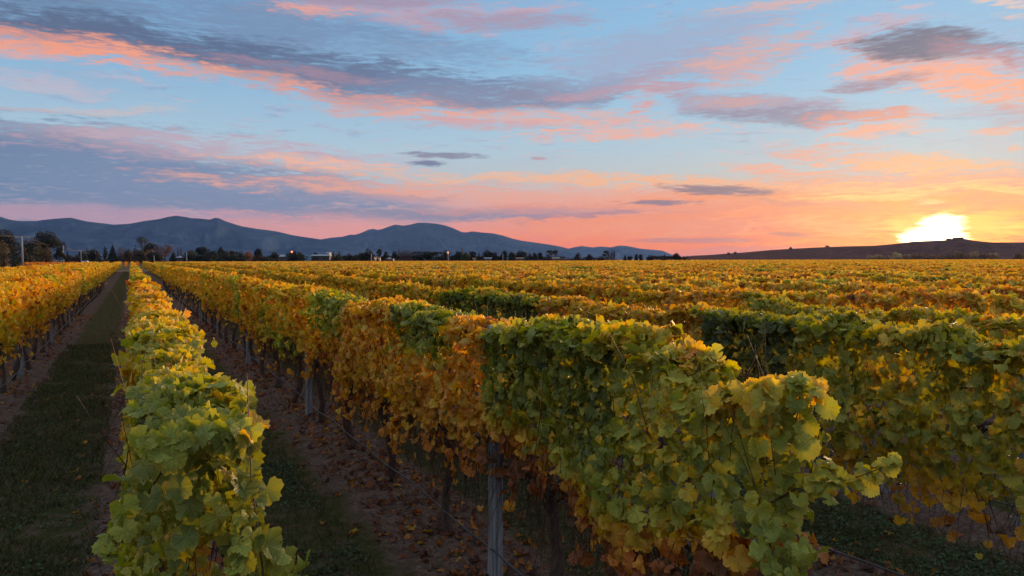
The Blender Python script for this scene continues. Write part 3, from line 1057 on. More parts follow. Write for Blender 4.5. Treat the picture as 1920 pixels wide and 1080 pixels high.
TRUNKS = []
for _i in range(5):
    _r = random.Random(70 + _i)
    _m = MB()
    _pts, _rad = [], []
    _lx, _ly = _r.uniform(-.05, .05), _r.uniform(-.14, .14)
    for _j in range(9):
        _q = _j / 8
        _pts.append((_lx * 1.6 * math.sin(_q * 4 + _i) + _r.uniform(-.018, .018), _ly * _q + 0.05 * math.sin(_q * 7 + _i), -0.04 + 0.98 * _q))
        _rad.append(0.040 * (1.3 - 0.5 * _q) * _r.uniform(.75, 1.3))
    _m.tube(_pts, _rad, 8)
    for _s in (-1, 1):      # the two arms tied along the fruiting wire
        _p = [(_pts[-1][0], _pts[-1][1], .92), (_pts[-1][0], _pts[-1][1] + _s * .12, 1.0), (0, _s * .45, .98 + _r.uniform(-.02, .03)), (0, _s * .85, .97)]
        _m.tube(_p, [.026, .02, .014, .009], 6)
    for _j in range(4):     # spurs and stubs
        _a = _r.uniform(0, 6.28)
        _h = _r.uniform(.65, .95)
        _m.tube([(_pts[6][0], _pts[6][1], _h), (_pts[6][0] + .06 * math.cos(_a), _pts[6][1] + .1 * math.sin(_a), _h + .07), (_pts[6][0] + .09 * math.cos(_a), _pts[6][1] + .16 * math.sin(_a), _h + .2)], [.014, .010, .006], 5)
    TRUNKS.append(_m.mesh('trunk', M_BARK, True))

GOLD = 'rows of autumn grapevines in the main block'
LBL = {
    0: 'yellow green vine row seen end on, running straight away left of centre',
    1: 'vine row beside the tall foreground post, green in front and orange behind',
    2: 'olive green vine row directly behind the foreground post row, at right',
    3: 'golden vine row third from the bottom right corner, behind the olive green row',
    -1: 'golden vine row left of the dark grass lane, its sunny face and drip hose showing',
    -2: 'second golden vine row at the far left, only its top strip showing',
    -3: 'last golden vine row on the left, beside the open ground and power poles',
}


def canes(k, y0, y1, dens):
    """thin brown shoots: tangle below the leaves, some poking out of the top"""
    r0 = ROW0 + PITCH * k
    n = int((y1 - y0) * dens)
    vs, fs = [], []
    b = 0
    for i in range(n):
        y = rng.uniform(y0, y1)
        x = r0 + rng.normal(0, .11)
        if rng.random() < (0.82 if k in (1, -1) else 0.72):
            p0 = np.array([x, y, rng.uniform(.95, 1.25)])
            L = rng.uniform(.25, .75)
            d = np.array([rng.normal(0, .25), rng.normal(0, .3), -1.0])
        elif rng.random() < .6:
            p0 = np.array([x, y, rng.uniform(1.1, 1.7)])
            L = rng.uniform(.4, 1.0)
            d = np.array([rng.normal(0, .12), rng.normal(0, .2), 1.0])
        else:
            p0 = np.array([r0 + rng.choice([-1, 1]) * .2, y, rng.uniform(1.3, 1.9)])
            L = rng.uniform(.12, .32)
            d = np.array([np.sign(p0[0] - r0) * rng.uniform(.1, .6), rng.normal(0, .4), rng.uniform(-1, .8)])
        d = d / np.linalg.norm(d)
        bend = np.clip(rng.normal(0, .12, 3), -.2, .2)
        R_ = rng.uniform(.0018, .0038)
        pts = [p0, p0 + d * L * .5 + bend * L * .4, p0 + d * L + bend * L]
        pts = [np.array([p[0], p[1], max(p[2], .06)]) for p in pts]
        if pts[-1][2] > 2.26:
            pts[-1][2] = 2.1 + 0.16 * rng.random()
        for j, p in enumerate(pts):
            rr = R_ * (1, .8, .45)[j]
            for a in (0, 2.09, 4.19):
                vs.append((p[0] + rr * math.cos(a), p[1] + rr * math.sin(a), p[2]))
        for j in range(2):
            for a in range(3):
                a2 = (a + 1) % 3
                fs.append((b + j * 3 + a, b + j * 3 + a2, b + j * 3 + 3 + a2, b + j * 3 + 3 + a))
        b += 9
    return mesh_np('canes', np.array(vs), np.array(fs), 4, M_CANE)


def vine_row(k):
    r0 = ROW0 + PITCH * k
    ys = 2.32 if k in (0, 1) else 1.2
    ye = BLOCK_END + 0.4 * math.sin(k * 1.7)
    # the part of the row that can be seen
    yy = np.arange(ys, ye, 0.5)
    vis, z = visible(np.stack([np.full(len(yy), r0), yy, np.full(len(yy), 1.5)], 1), 0.14)
    if not vis.any():
        return None
    y_lo, y_hi = yy[vis].min(), ye
    if k in LBL:
        label, grp = LBL[k], GOLD
    else:
        ords = {4: 'fourth', 5: 'fifth', 6: 'sixth', 7: 'seventh', 8: 'eighth', 9: 'ninth', 10: 'tenth'}
        if k in ords:
            label = ords[k] + ' vine row back from the lane, counting the foreground post row as first'
        else:
            label = 'low golden orange vine row in the far field, beyond the ten nearest rows'
        grp = GOLD
    root = empty('vine_row', (r0, y_lo, 0), label, 'vine row', grp)
    inv = Matrix.Translation((-r0, -y_lo, 0))

    def fix(o):
        if o is not None:
            o.matrix_parent_inverse = inv
        return o
    dist = lambda y: math.hypot(r0, y)
    near, mid, farp = [], [], []
    y = y_lo
    while y < y_hi:
        d = dist(y)
        step = 2.0 if d < 30 else 5.0
        y2 = min(y + step, y_hi)
        Ls = y2 - y
        if d < 10.5:
            den = 1000 if k in (0, 1) else (800 if k == 2 else 480)
            near.append(canopy_points(k, y, y2, int(den * Ls * (1.6 if k == 0 and y < 5 else 1.25)), 0.093))
        elif d < 30:
            hid = 0.75 if (k > 3) else 1.0
            s = 0.125 + 0.03 * (d - 10) / 20
            mid.append(canopy_points(k, y, y2, int((520 - 9 * (d - 10)) * hid * Ls), s, .05))
        elif d < 75:
            s = 0.17 + 0.09 * (d - 30) / 45
            farp.append(canopy_points(k, y, y2, int((235 - 2.5 * (d - 30)) * Ls), s, .02))
        else:
            s = 0.28 + 0.14 * min(1, (d - 75) / 110)
            farp.append(canopy_points(k, y, y2, int((75 - 0.22 * min(d - 75, 110)) * Ls), s, 0.0))
        y = y2
    cat = lambda L: [np.concatenate([a[i] for a in L]) for i in range(6)]
    if near:
        pos, nor, tip, sz, col, dep = cat(near)
        if k in (0, 1, 2):
            # the 300 leaves that show largest are objects of their own
            vis, z = visible(pos, 0)
            ok = view_size(pos, np.maximum(z, .2)) & vis & (dep < 0.035)
            toward = np.array(cam.location)[None] - pos
            toward /= np.linalg.norm(toward, axis=1, keepdims=True)
            face = np.abs(np.sum(nor * toward, 1))
            outw = np.sum(nor * toward, 1) > -0.15
            sc = np.where(ok & outw, sz * (0.3 + face) / np.maximum(z, 0.3), 0)
            pick = np.argsort(-sc)[:300]
            for i in pick:
                n_ = Vector(nor[i])
                T_ = Vector(tip[i])
                T_ = (T_ - n_ * T_.dot(n_)).normalized()
                S_ = T_.cross(n_)
                M_ = Matrix(((S_.x, T_.x, n_.x, 0), (S_.y, T_.y, n_.y, 0), (S_.z, T_.z, n_.z, 0), (0, 0, 0, 1)))
                o = bpy.data.objects.new('leaf', LEAF_ME[i % len(LEAF_ME)])
                COL.objects.link(o)
                o.parent = root
                o.matrix_parent_inverse = inv
                s_ = sz[i] * 1.06
                o.matrix_basis = Matrix.Translation(pos[i]) @ M_ @ Matrix.Diagonal((s_, s_, s_, 1))
                o.color = (*col[i], 1)
            keep = np.ones(len(pos), bool)
            keep[pick] = False
            pos, nor, tip, sz, col = pos[keep], nor[keep], tip[keep], sz[keep], col[keep]
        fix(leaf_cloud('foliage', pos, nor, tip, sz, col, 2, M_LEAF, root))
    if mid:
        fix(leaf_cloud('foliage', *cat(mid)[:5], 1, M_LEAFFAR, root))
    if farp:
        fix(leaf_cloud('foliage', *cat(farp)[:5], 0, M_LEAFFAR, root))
    # trunks every 1.8 m where the foot of the row can be seen
    tr_end = {0: 20, 1: 110, 2: 16, 3: 12, -1: 110}.get(k, 0)
    y = 4.5 if k != 2 else 4.55
    rr = random.Random(900 + k)
    ylist = []
    while y < tr_end:
        if y > y_lo - .5:
            ylist.append(y)
        y += 1.78
    if k in (1,):
        ylist = [2.7] + ylist
    for y in ylist:
        if dist(y) > 75:
            break
        o = bpy.data.objects.new('trunk', TRUNKS[rr.randrange(5)])
        COL.objects.link(o)
        o.parent = root
        o.location = (rr.uniform(-.03, .03), y - y_lo + rr.uniform(-.08, .08), 0.03)
        o.rotation_euler = (rr.uniform(-.07, .07), rr.uniform(-.05, .05), rr.choice((0, math.pi)) + rr.uniform(-.25, .25))
        o.scale = (1, 1, rr.uniform(.96, 1.04))
    if k in (0, 1, 2, 3, -1):
        e = {0: 14, 1: 40, 2: 16, 3: 14, -1: 42}[k]
        if e > y_lo:
            me = canes(k, y_lo, min(e, 17), {1: 150, 0: 46, 2: 60}.get(k, 34))
            o = fix(link('canes', me, root))
            o['kind'] = 'stuff'
            if e > 17:
                o = fix(link('canes', canes(k, max(17, y_lo), e, 44), root))
                o['kind'] = 'stuff'
        m = MB()
        for hh in (0.95, 1.32, 1.72):
            m = MB()
            pts = [(r0 + .055 * (1 if hh > 1 else 0), y, hh - 0.012 * math.sin(math.pi * ((y - 5.3) / 7.05 % 1))) for y in np.arange(max(y_lo, 2.4), 30, 1.17)]
            if len(pts) > 1:
                fix(m.tube(pts, 0.0016, 4).build('wire', M_WIRE, root))
    return root


NROWS = 92
for _k in range(-3, NROWS):
    if _k == 0 or True:
        vine_row(_k)

# the long leafy shoot sprawling out of the end of the post row
def shoot(k, pts, n, size, label=None, t0=.3, t1=.36, spread=.07):
    root = [o for o in COL.objects if o.get('label') == LBL[k]][0]
    inv = Matrix.Translation(-root.location)
    P = np.array(pts)
    tt = np.linspace(0, len(P) - 1, 14)
    C = np.stack([np.interp(tt, np.arange(len(P)), P[:, i]) for i in range(3)], 1)
    o = MB().tube([tuple(c) for c in C], [0.005 - 0.0035 * i / 13 for i in range(14)], 5).build('shoot', M_CANE, root, True)
    o.matrix_parent_inverse = inv
    u = rng.random(n) * 13
    pos = np.stack([np.interp(u, np.arange(14), C[:, i]) for i in range(3)], 1) + rng.normal(0, spread, (n, 3)) * (1.15 - u / 13)[:, None]
    cc = np.array(cam.location) - pos
    cc /= np.linalg.norm(cc, axis=1, keepdims=True)
    nor = np.array([0, 0, .6]) + cc * .5 + rng.normal(0, .45, (n, 3))
    nor /= np.linalg.norm(nor, axis=1, keepdims=True)
    tip = np.array([0, 0, -.8]) + rng.normal(0, .5, (n, 3)) + (C[-1] - C[0]) / np.linalg.norm(C[-1] - C[0]) * .5
    tv = t0 + (t1 - t0) * (u / 13) + rng.normal(0, .05, n)
    sz = size * rng.uniform(.6, 1.2, n) * (1.12 - .55 * u / 13)
    o = leaf_cloud('foliage', pos, nor, tip, sz, pal(tv) * rng.uniform(.85, 1.15, (n, 1)), 2, M_LEAF, root)
    o.matrix_parent_inverse = inv


def pz(X, Y, z):
    return tuple(at(X, z, Y))


shoot(1, [pz(1430, 960, 3.35), pz(1510, 915, 3.2), pz(1600, 905, 3.1), pz(1695, 868, 3.0)], 66, .10, t0=.33, t1=.38, spread=.055)
shoot(1, [pz(1460, 860, 3.3), pz(1500, 780, 3.2), pz(1508, 700, 3.15)], 40, .11, t0=.30, t1=.34, spread=.06)
shoot(1, [pz(1440, 1000, 3.2), pz(1460, 1060, 3.0), pz(1470, 1110, 2.9)], 30, .10, t0=.26, t1=.30, spread=.08)
shoot(0, [pz(300, 880, 2.6), pz(250, 960, 2.3), pz(190, 1050, 2.1)], 40, .095, t0=.26, t1=.28, spread=.06)
shoot(0, [pz(420, 860, 2.5), pz(450, 960, 2.3), pz(440, 1080, 2.1)], 48, .095, t0=.26, t1=.27, spread=.09)
shoot(0, [pz(390, 720, 3.0), pz(430, 770, 2.8), pz(470, 800, 2.7)], 22, .09, t0=.28, t1=.33, spread=.04)


# ---------------------------------------------------------------- trellis posts
def post(x, y, label, hgt=2.0, w=.096, group='wooden trellis posts in the vine rows'):
    m = MB()
    # slightly rounded square stake with a bevelled top
    n, V, Q = 8, [], []
    prof = [(-w / 2 + .012, -w / 2), (w / 2 - .012, -w / 2), (w / 2, -w / 2 + .012), (w / 2, w / 2 - .012), (w / 2 - .012, w / 2), (-w / 2 + .012, w / 2), (-w / 2, w / 2 - .012), (-w / 2, -w / 2 + .012)]
    zs = [-0.25, 0.1, 0.5, 0.9, 1.3, 1.7, hgt - .015, hgt]
    for j, zz in enumerate(zs):
        k = 1.0 if j < len(zs) - 1 else .86
        sx, sy = 0.004 * math.sin(zz * 3 + y), 0.004 * math.cos(zz * 2.3 + y)
        for p in prof:
            m.v.append((p[0] * k + sx, p[1] * k + sy, zz))
    for j in range(len(zs) - 1):
        for i in range(8):
            m.f.append([j * 8 + i, j * 8 + (i + 1) % 8, (j + 1) * 8 + (i + 1) % 8, (j + 1) * 8 + i])
    m.f.append([(len(zs) - 1) * 8 + i for i in range(8)])
    root = empty('trellis_post', (x, y, 0), label, 'post', group, rz=0.1)
    m.build('stake', M_POST, root)
    for hh in (.29, .95, 1.32, 1.72):
        MB().tube([(-w / 2 - .002, -.02, hh + .012), (-w / 2 - .012, 0, hh), (-w / 2 - .002, .02, hh - .012)], .002, 4).build('staple', M_WIRE, root)
    return root


r1 = ROW0 + PITCH
post(r1 - .03, 5.28, 'tall grey wooden post in the right foreground, where green leaves meet orange ones', 2.06)
for y, l in ((12.25, 'grey wooden post left of the foreground post, standing among dark vine trunks'),
             (19.3, 'third grey post back in the row of the foreground post, small and slim'),
             (26.4, 'fourth grey post back in the row of the foreground post, left of the slim one'),
             (33.4, 'fifth grey post back in the row of the foreground post, hardly visible')):
    post(r1 - .04, y, l, 1.9, .095)
post(ROW0 + 2 * PITCH - .1, 5.35, 'grey post with only its top showing above dark green leaves at right', 2.1)
post(ROW0 + 3 * PITCH - .1, 5.3, 'grey post seen under the leaves beyond the clover strip at far right', 1.9)
post(ROW0 + 3 * PITCH + .05, 4.0, 'stubby grey post at the right edge beyond the clover strip', 1.2)
for y, l in ((19.3, 'grey post under the golden row at the left edge'), (26.4, 'second grey post under the golden row left of the grass lane'),
             (33.4, 'third grey post under the golden row left of the grass lane, tiny')):
    post(ROW0 - PITCH + .04, y, l, 1.9, .095)


def hose(k, y0, y1, label):
    r = ROW0 + PITCH * k
    o = -.06 if k > 0 else .1
    pts = []
    y = y0
    while y < y1:
        q = (y - 5.3) / 1.78
        pts.append((r + o + .012 * math.sin(y * 1.9 + k), y, .305 - .03 * abs(math.sin(math.pi * q)) + .01 * math.sin(y)))
        y += .3 if y < 20 else 1.0
    ob = MB().tube(pts, .0085, 6).build('drip_hose', M_HOSE, None, True)
    tag(ob, label, 'drip hose', 'black drip irrigation hoses under the vines')


hose(1, 1.0, 60, 'black drip hose crossing behind the foreground post and along its trunks')
hose(-1, 15, 60, 'thin drip hose under the golden row at the left edge')
hose(2, 1.0, 20, 'black drip hose at the bottom right below the sprawling shoot')
hose(3, 2.0, 16, 'drip hose on the bare soil beyond the clover strip at far right')


# ---------------------------------------------------------------- litter, clover and grass
def scatter_xy(n, x0, x1, y0, y1, pw=1.0):
    """denser towards the camera"""
    x = rng.uniform(x0, x1, n)
    y = y0 + (y1 - y0) * rng.random(n) ** pw
    return x, y


def litter():
    P = []
    for k in range(-1, 3):
        r = ROW0 + PITCH * k
        for side in (-1, 1):
            n = 3600 if k in (0, 1) else 2200
            y = 2.2 + 38 * rng.random(n) ** 1.7
            x = r + side * np.abs(rng.normal(.15, .33, n))
            P.append(np.stack([x, y], 1))
    n = 2200
    P.append(np.stack(scatter_xy(n, -2.4, 7.2, 2.0, 32, 1.5), 1))
    P = np.concatenate(P)
    # clumpy
    keep = vn(P[:, 0] * 2.2, P[:, 1] * 2.2, 0, 51) > rng.random(len(P)) * .85
    P = P[keep]
    pos = np.concatenate([P, (ground_h(P[:, 0], P[:, 1]) + rng.uniform(.004, .03, len(P)))[:, None]], 1)
    vis, z = visible(pos, .12)
    pos = pos[vis]
    n = len(pos)
    nor = np.array([0, 0, 1.0]) + rng.normal(0, .45, (n, 3))
    nor /= np.linalg.norm(nor, axis=1, keepdims=True)
    tip = rng.normal(0, 1, (n, 3))
    tv = rng.choice([.66, .74, .82, .88, .95, 1.0], n, p=[.06, .12, .2, .22, .25, .15]) + rng.normal(0, .03, n)
    col = pal(tv) * rng.uniform(.25, .8, (n, 1)) * .8 + np.array([.022, .016, .018])
    sz = .03 + .075 * rng.random(n) ** 1.8
    o = leaf_cloud('fallen_leaves', pos, nor, tip, sz, col, 1, M_LEAFFAR, None)
    tag(o, 'dry brown and orange vine leaves fallen on the soil between the rows', 'leaf litter')


litter()


def clover():
    spots = []
    for (x0, x1, y0, y1, n, th) in ((.75, 1.75, 2.6, 11, 15000, .40), (3.2, 4.3, 2.0, 10, 9000, .38), (5.55, 6.75, 2.0, 9, 13000, .30), (-1.6, -.5, 4, 16, 5000, .5)):
        x, y = scatter_xy(n, x0, x1, y0, y1, 1.3)
        keep = fbm(x * 1.4, y * 1.4, 0, 52, 3) > th + .25 * rng.random(n) * .5
        spots.append(np.stack([x[keep], y[keep]], 1))
    P = np.concatenate(spots)
    pos = np.concatenate([P, (ground_h(P[:, 0], P[:, 1]) + rng.uniform(.008, .045, len(P)))[:, None]], 1)
    n = len(pos)
    nor = np.array([0, 0, 1.0]) + rng.normal(0, .35, (n, 3))
    nor /= np.linalg.norm(nor, axis=1, keepdims=True)
    tip = rng.normal(0, 1, (n, 3))
    col = np.array([.052, .075, .032]) * rng.uniform(.6, 1.7, (n, 1)) + rng.uniform(0, .01, (n, 3))
    o = leaf_cloud('clover', pos, nor, tip, rng.uniform(.02, .042, n), col, 0, M_LEAFFAR, None)
    tag(o, 'low dark green clover and weeds spreading on the ground between the rows', 'ground cover')


clover()


def grass():
    n = 52000
    xs, ys = [], []
    for (x0, x1, y0, y1, m) in ((-1.75, -.35, 3.5, 26, 34000), (.7, 1.8, 2.6, 22, 9000), (5.5, 6.8, 2, 12, 6000), (3.1, 4.4, 2, 10, 3000)):
        x, y = scatter_xy(m, x0, x1, y0, y1, 1.6)
        keep = fbm(x * 1.7, y * 1.7, 0, 53, 3) > .36 + .2 * (rng.random(m) - .5)
        xs.append(x[keep])
        ys.append(y[keep])
    x, y = np.concatenate(xs), np.concatenate(ys)
    n = len(x)
    h = ground_h(x, y)
    a = rng.uniform(0, 2 * math.pi, n)
    L = rng.uniform(.03, .10, n)
    w = rng.uniform(.0025, .005, n) * (1 + y * .05)
    dx, dy = np.cos(a), np.sin(a)
    lean = rng.uniform(.2, .9, n) * L
    V = np.empty((n, 4, 3))
    b = np.stack([x, y, h - .005], 1)
    s = np.stack([-dy * w, dx * w, np.zeros(n)], 1)
    V[:, 0] = b - s
    V[:, 1] = b + s
    V[:, 2] = b + s * .6 + np.stack([dx * lean * .4, dy * lean * .4, L * .6], 1)
    V[:, 3] = b + np.stack([dx * lean, dy * lean, L * .9], 1)
    i = np.arange(n)[:, None] * 4
    Fc = np.concatenate([i + np.array([0, 1, 2]), i + np.array([0, 2, 3])], 0)
    col = np.array([.070, .070, .028]) * rng.uniform(.5, 1.7, (n, 1))
    col[rng.random(n) < .12] = (.12, .09, .05)
    o = link('grass', mesh_np('grass', V.reshape(-1, 3), Fc, 3, M_LEAFFAR, np.repeat(col, 4, 0)))
    tag(o, 'short dark green mown grass growing down the middle of the lanes', 'grass', kind='stuff')


grass()


# ================================================================ far vineyard blocks
def far_block(name, x0, x1, y0, y1, pitch, base_t, label, per_m=2.2, hgt=1.95, size=.55):
    P = []
    xs = np.arange(x0, x1, pitch)
    for x in xs:
        d = math.hypot(x, y0)
        pm = per_m * min(1, 150 / d)
        n = int((y1 - y0) * pm)
        yy = rng.uniform(y0, y1, n)
        pos = np.stack([x + rng.normal(0, .14, n), yy, rng.uniform(1.0, hgt, n) ** 1.0], 1)
        P.append(pos)
    pos = np.concatenate(P)
    vis, z = visible(pos, .1)
    pos = pos[vis]
    n = len(pos)
    pos[:, 2] = hgt - .95 * rng.random(n) ** 1.6
    nor = np.array([-.4, -.5, .5]) + rng.normal(0, .5, (n, 3))
    nor /= np.linalg.norm(nor, axis=1, keepdims=True)
    tip = np.array([0, 0, -1.0]) + rng.normal(0, .4, (n, 3))
    tv = base_t + rng.normal(0, .05, n)
    o = leaf_cloud(name, pos, nor, tip, size * rng.uniform(.7, 1.2, n), pal(tv) * rng.uniform(.7, 1.1, (n, 1)), 0, M_LEAFFAR, None)
    tag(o, label, 'vineyard')
    return o


far_block('distant_vines', -22, 60, BLOCK_END + 14, 250, 2.6, .80, 'reddish orange vine block beyond the end of the golden rows, its rows running to the trees', 5.0, 2.0, .42)
far_block('distant_vines', 60, 330, BLOCK_END + 16, 330, 3.0, .78, 'dull rusty vine block beyond the middle of the golden field', 2.6, 1.9, .6)
far_block('distant_vines', 330, 900, 100, 520, 6.0, .62, 'pale tawny vine block below the brown hill at right', 1.3, 2.0, .9)
far_block('distant_vines', -330, -95, 330, 560, 3.0, .70, 'bright orange vine block behind the power poles at left', 1.6, 2.0, .9)


# ================================================================ trees
def crown_leaves(pts_r, n, size, col, spread=1.0, flat=0.6):
    """leaf clumps on the shells of lobes: list of (cx,cy,cz,rx,rz)"""
    L = np.array(pts_r)
    wgt = L[:, 3] ** 2
    idx = rng.choice(len(L), n, p=wgt / wgt.sum())
    d = rng.normal(0, 1, (n, 3))
    d /= np.linalg.norm(d, axis=1, keepdims=True)
    rad = rng.uniform(.55, 1.05, n) ** .5
    c = L[idx]
    pos = np.stack([c[:, 0] + d[:, 0] * c[:, 3] * rad, c[:, 1] + d[:, 1] * c[:, 3] * rad, c[:, 2] + d[:, 2] * c[:, 4] * rad], 1)
    nor = d + rng.normal(0, .5, (n, 3))
    nor /= np.linalg.norm(nor, axis=1, keepdims=True)
    tip = rng.normal(0, 1, (n, 3)) + np.array([0, 0, -.5])
    cc = np.array(col)[None] * rng.uniform(.6, 1.5, (n, 1)) * (0.8 + .5 * vn(pos[:, 0] * .8, pos[:, 1] * .8, pos[:, 2] * .8, 60))[:, None]
    return pos, nor, tip, size * rng.uniform(.6, 1.3, n), cc


TREE_GROUP = 'trees and shrubs along the edge of the fields'


def tree(kind, X, top, w, z, col, label, name=None, base=0.0, group=TREE_GROUP):
    """X, top in photo pixels; w crown width in photo pixels; z depth in metres"""
    H = (HOR - top) / F * z + HC
    W = w / F * z / 2
    b = at(X, z)
    names = {'round': 'broadleaf_tree', 'pine': 'pine_tree', 'cone': 'conifer_tree', 'column': 'columnar_tree', 'bare': 'bare_tree', 'poplar': 'poplar_tree', 'umbrella': 'umbrella_pine', 'bush': 'shrub', 'block': 'shelterbelt_tree', 'gum': 'gum_tree'}
    rr = random.Random(int(X * 7 + top * 3))
    px = F / z                          # photo pixels per metre
    size = max(0.42, 2.4 / px)
    lobes, trunk_h, ntr = [], .25, 1
    limbs = []
    if kind == 'round':
        for i in range(11):
            a = rr.uniform(0, 6.28)
            q = rr.random()
            lobes.append((W * .55 * math.cos(a) * q ** .5, W * .55 * math.sin(a) * q ** .5, H * rr.uniform(.40, .78), W * rr.uniform(.38, .58), H * rr.uniform(.16, .25)))
        lobes.append((0, 0, H * .76, W * .5, H * .24))
        lobes.append((0, 0, H * .30, W * .7, H * .26))
    elif kind == 'pine':
        for i in range(14):
            a = rr.uniform(0, 6.28)
            q = rr.random() ** .5
            zc = .84 - .36 * q + rr.uniform(-.06, .04)
            lobes.append((W * .78 * math.cos(a) * q, W * .78 * math.sin(a) * q, H * zc, W * rr.uniform(.24, .38), H * rr.uniform(.08, .14)))
        lobes.append((0, 0, H * .88, W * .42, H * .12))
        lobes.append((W * .1, 0, H * .7, W * .5, H * .18))
        trunk_h = .8
        limbs = lobes[:9]
    elif kind == 'cone':
        for i in range(11):
            q = i / 10
            lobes.append((0, 0, H * (.08 + .86 * q), W * (1.0 - .93 * q), H * .08))
    elif kind == 'column':
        for i in range(9):
            q = i / 8
            s = math.sin(math.pi * (0.14 + .80 * q)) ** .6
            lobes.append((rr.uniform(-.15, .15) * W, rr.uniform(-.15, .15) * W, H * (.1 + .80 * q), W * .85 * s, H * .11))
    elif kind == 'poplar':
        for i in range(9):
            q = i / 8
            s = math.sin(math.pi * (0.12 + .84 * q)) ** .7
            lobes.append((0, 0, H * (.12 + .84 * q), W * .8 * s, H * .08))
        trunk_h = .95
    elif kind == 'bare':
        for i in range(12):
            a = rr.uniform(0, 6.28)
            q = rr.random() ** .5
            lobes.append((W * .6 * math.cos(a) * q, W * .6 * math.sin(a) * q, H * rr.uniform(.42, .82), W * rr.uniform(.3, .5), H * rr.uniform(.13, .2)))
        trunk_h = .7
        limbs = lobes
    elif kind in ('umbrella', 'gum'):
        for i in range(8):
            a = i * .79 + rr.uniform(-.3, .3)
            q = rr.uniform(.35, .95)
            lobes.append((W * .75 * math.cos(a) * q, W * .75 * math.sin(a) * q, H * rr.uniform(.78, .92) if kind == 'umbrella' else H * rr.uniform(.55, .9), W * rr.uniform(.25, .4), H * rr.uniform(.05, .09)))
        lobes.append((0, 0, H * .93, W * .5, H * .07))
        trunk_h = .85
        limbs = lobes
    elif kind == 'bush':
        for i in range(8):
            a = rr.uniform(0, 6.28)
            lobes.append((W * .5 * math.cos(a), W * .4 * math.sin(a), H * rr.uniform(.3, .65), W * .48, H * .33))
    elif kind == 'block':
        for i in range(40):
            lobes.append((W * rr.uniform(-.85, .85), W * .1 * rr.uniform(-1, 1), H * rr.uniform(.2, .84), W * .17 + 1.0, H * .15))
        for i in range(9):
            lobes.append((W * (-.9 + 1.8 * i / 8), 0, H * rr.uniform(.84, .90), W * .13 + .8, H * .10))
    root = empty(name or names[kind], (b.x, b.y, base), label, 'shrub' if kind == 'bush' else ('hedge' if kind == 'block' and 'hedge' in label else 'tree'), group, rz=-YAW)
    area = sum(l[3] * l[4] for l in lobes)
    dens = {'bare': 1.0, 'umbrella': 1.3, 'gum': 1.1, 'poplar': 1.0, 'cone': 6.0, 'column': 2.6}.get(kind, 1.9)
    n = int(min(5200 if z < 300 else 3200, max(220, dens * area * 3.14 / size ** 2 * 2.6)))
    sz = size * (.6 if kind in ('bare', 'poplar') else 1.0)
    pos, nor, tip, s, cc = crown_leaves(lobes, n, sz, col)
    pos[:, 2] = np.maximum(pos[:, 2], .15)
    leaf_cloud('crown', pos, nor, tip, s, cc, 0, M_TREE, root, kind=None)
    m = MB()
    tr = max(.12, H * .022)
    pts = [(tr * .8 * math.sin(i * 1.3 + X), 0, H * trunk_h * i / 6 - .1 * (i == 0)) for i in range(7)]
    m.tube(pts, [tr * (1.25 - .14 * i) for i in range(7)], 7)
    for l in limbs:
        h0 = min(H * trunk_h, l[2]) * rr.uniform(.45, .8)
        m.tube([(0, 0, h0), (l[0] * .5, l[1] * .5, h0 + (l[2] - h0) * .6), (l[0], l[1], l[2])], [tr * .5, tr * .35, tr * .15], 5)
        if kind in ('bare',):
            for _ in range(7):
                a, e = rr.uniform(0, 6.28), rr.uniform(.2, 1.4)
                q = (l[0] + l[3] * math.cos(a) * math.cos(e), l[1] + l[3] * math.sin(a) * math.cos(e), l[2] + l[4] * 1.4 * math.sin(e))
                m.tube([(l[0], l[1], l[2] - l[4] * .4), q], [tr * .14, tr * .04], 3)
    m.build('trunk', M_TRUNK, root)
    return root


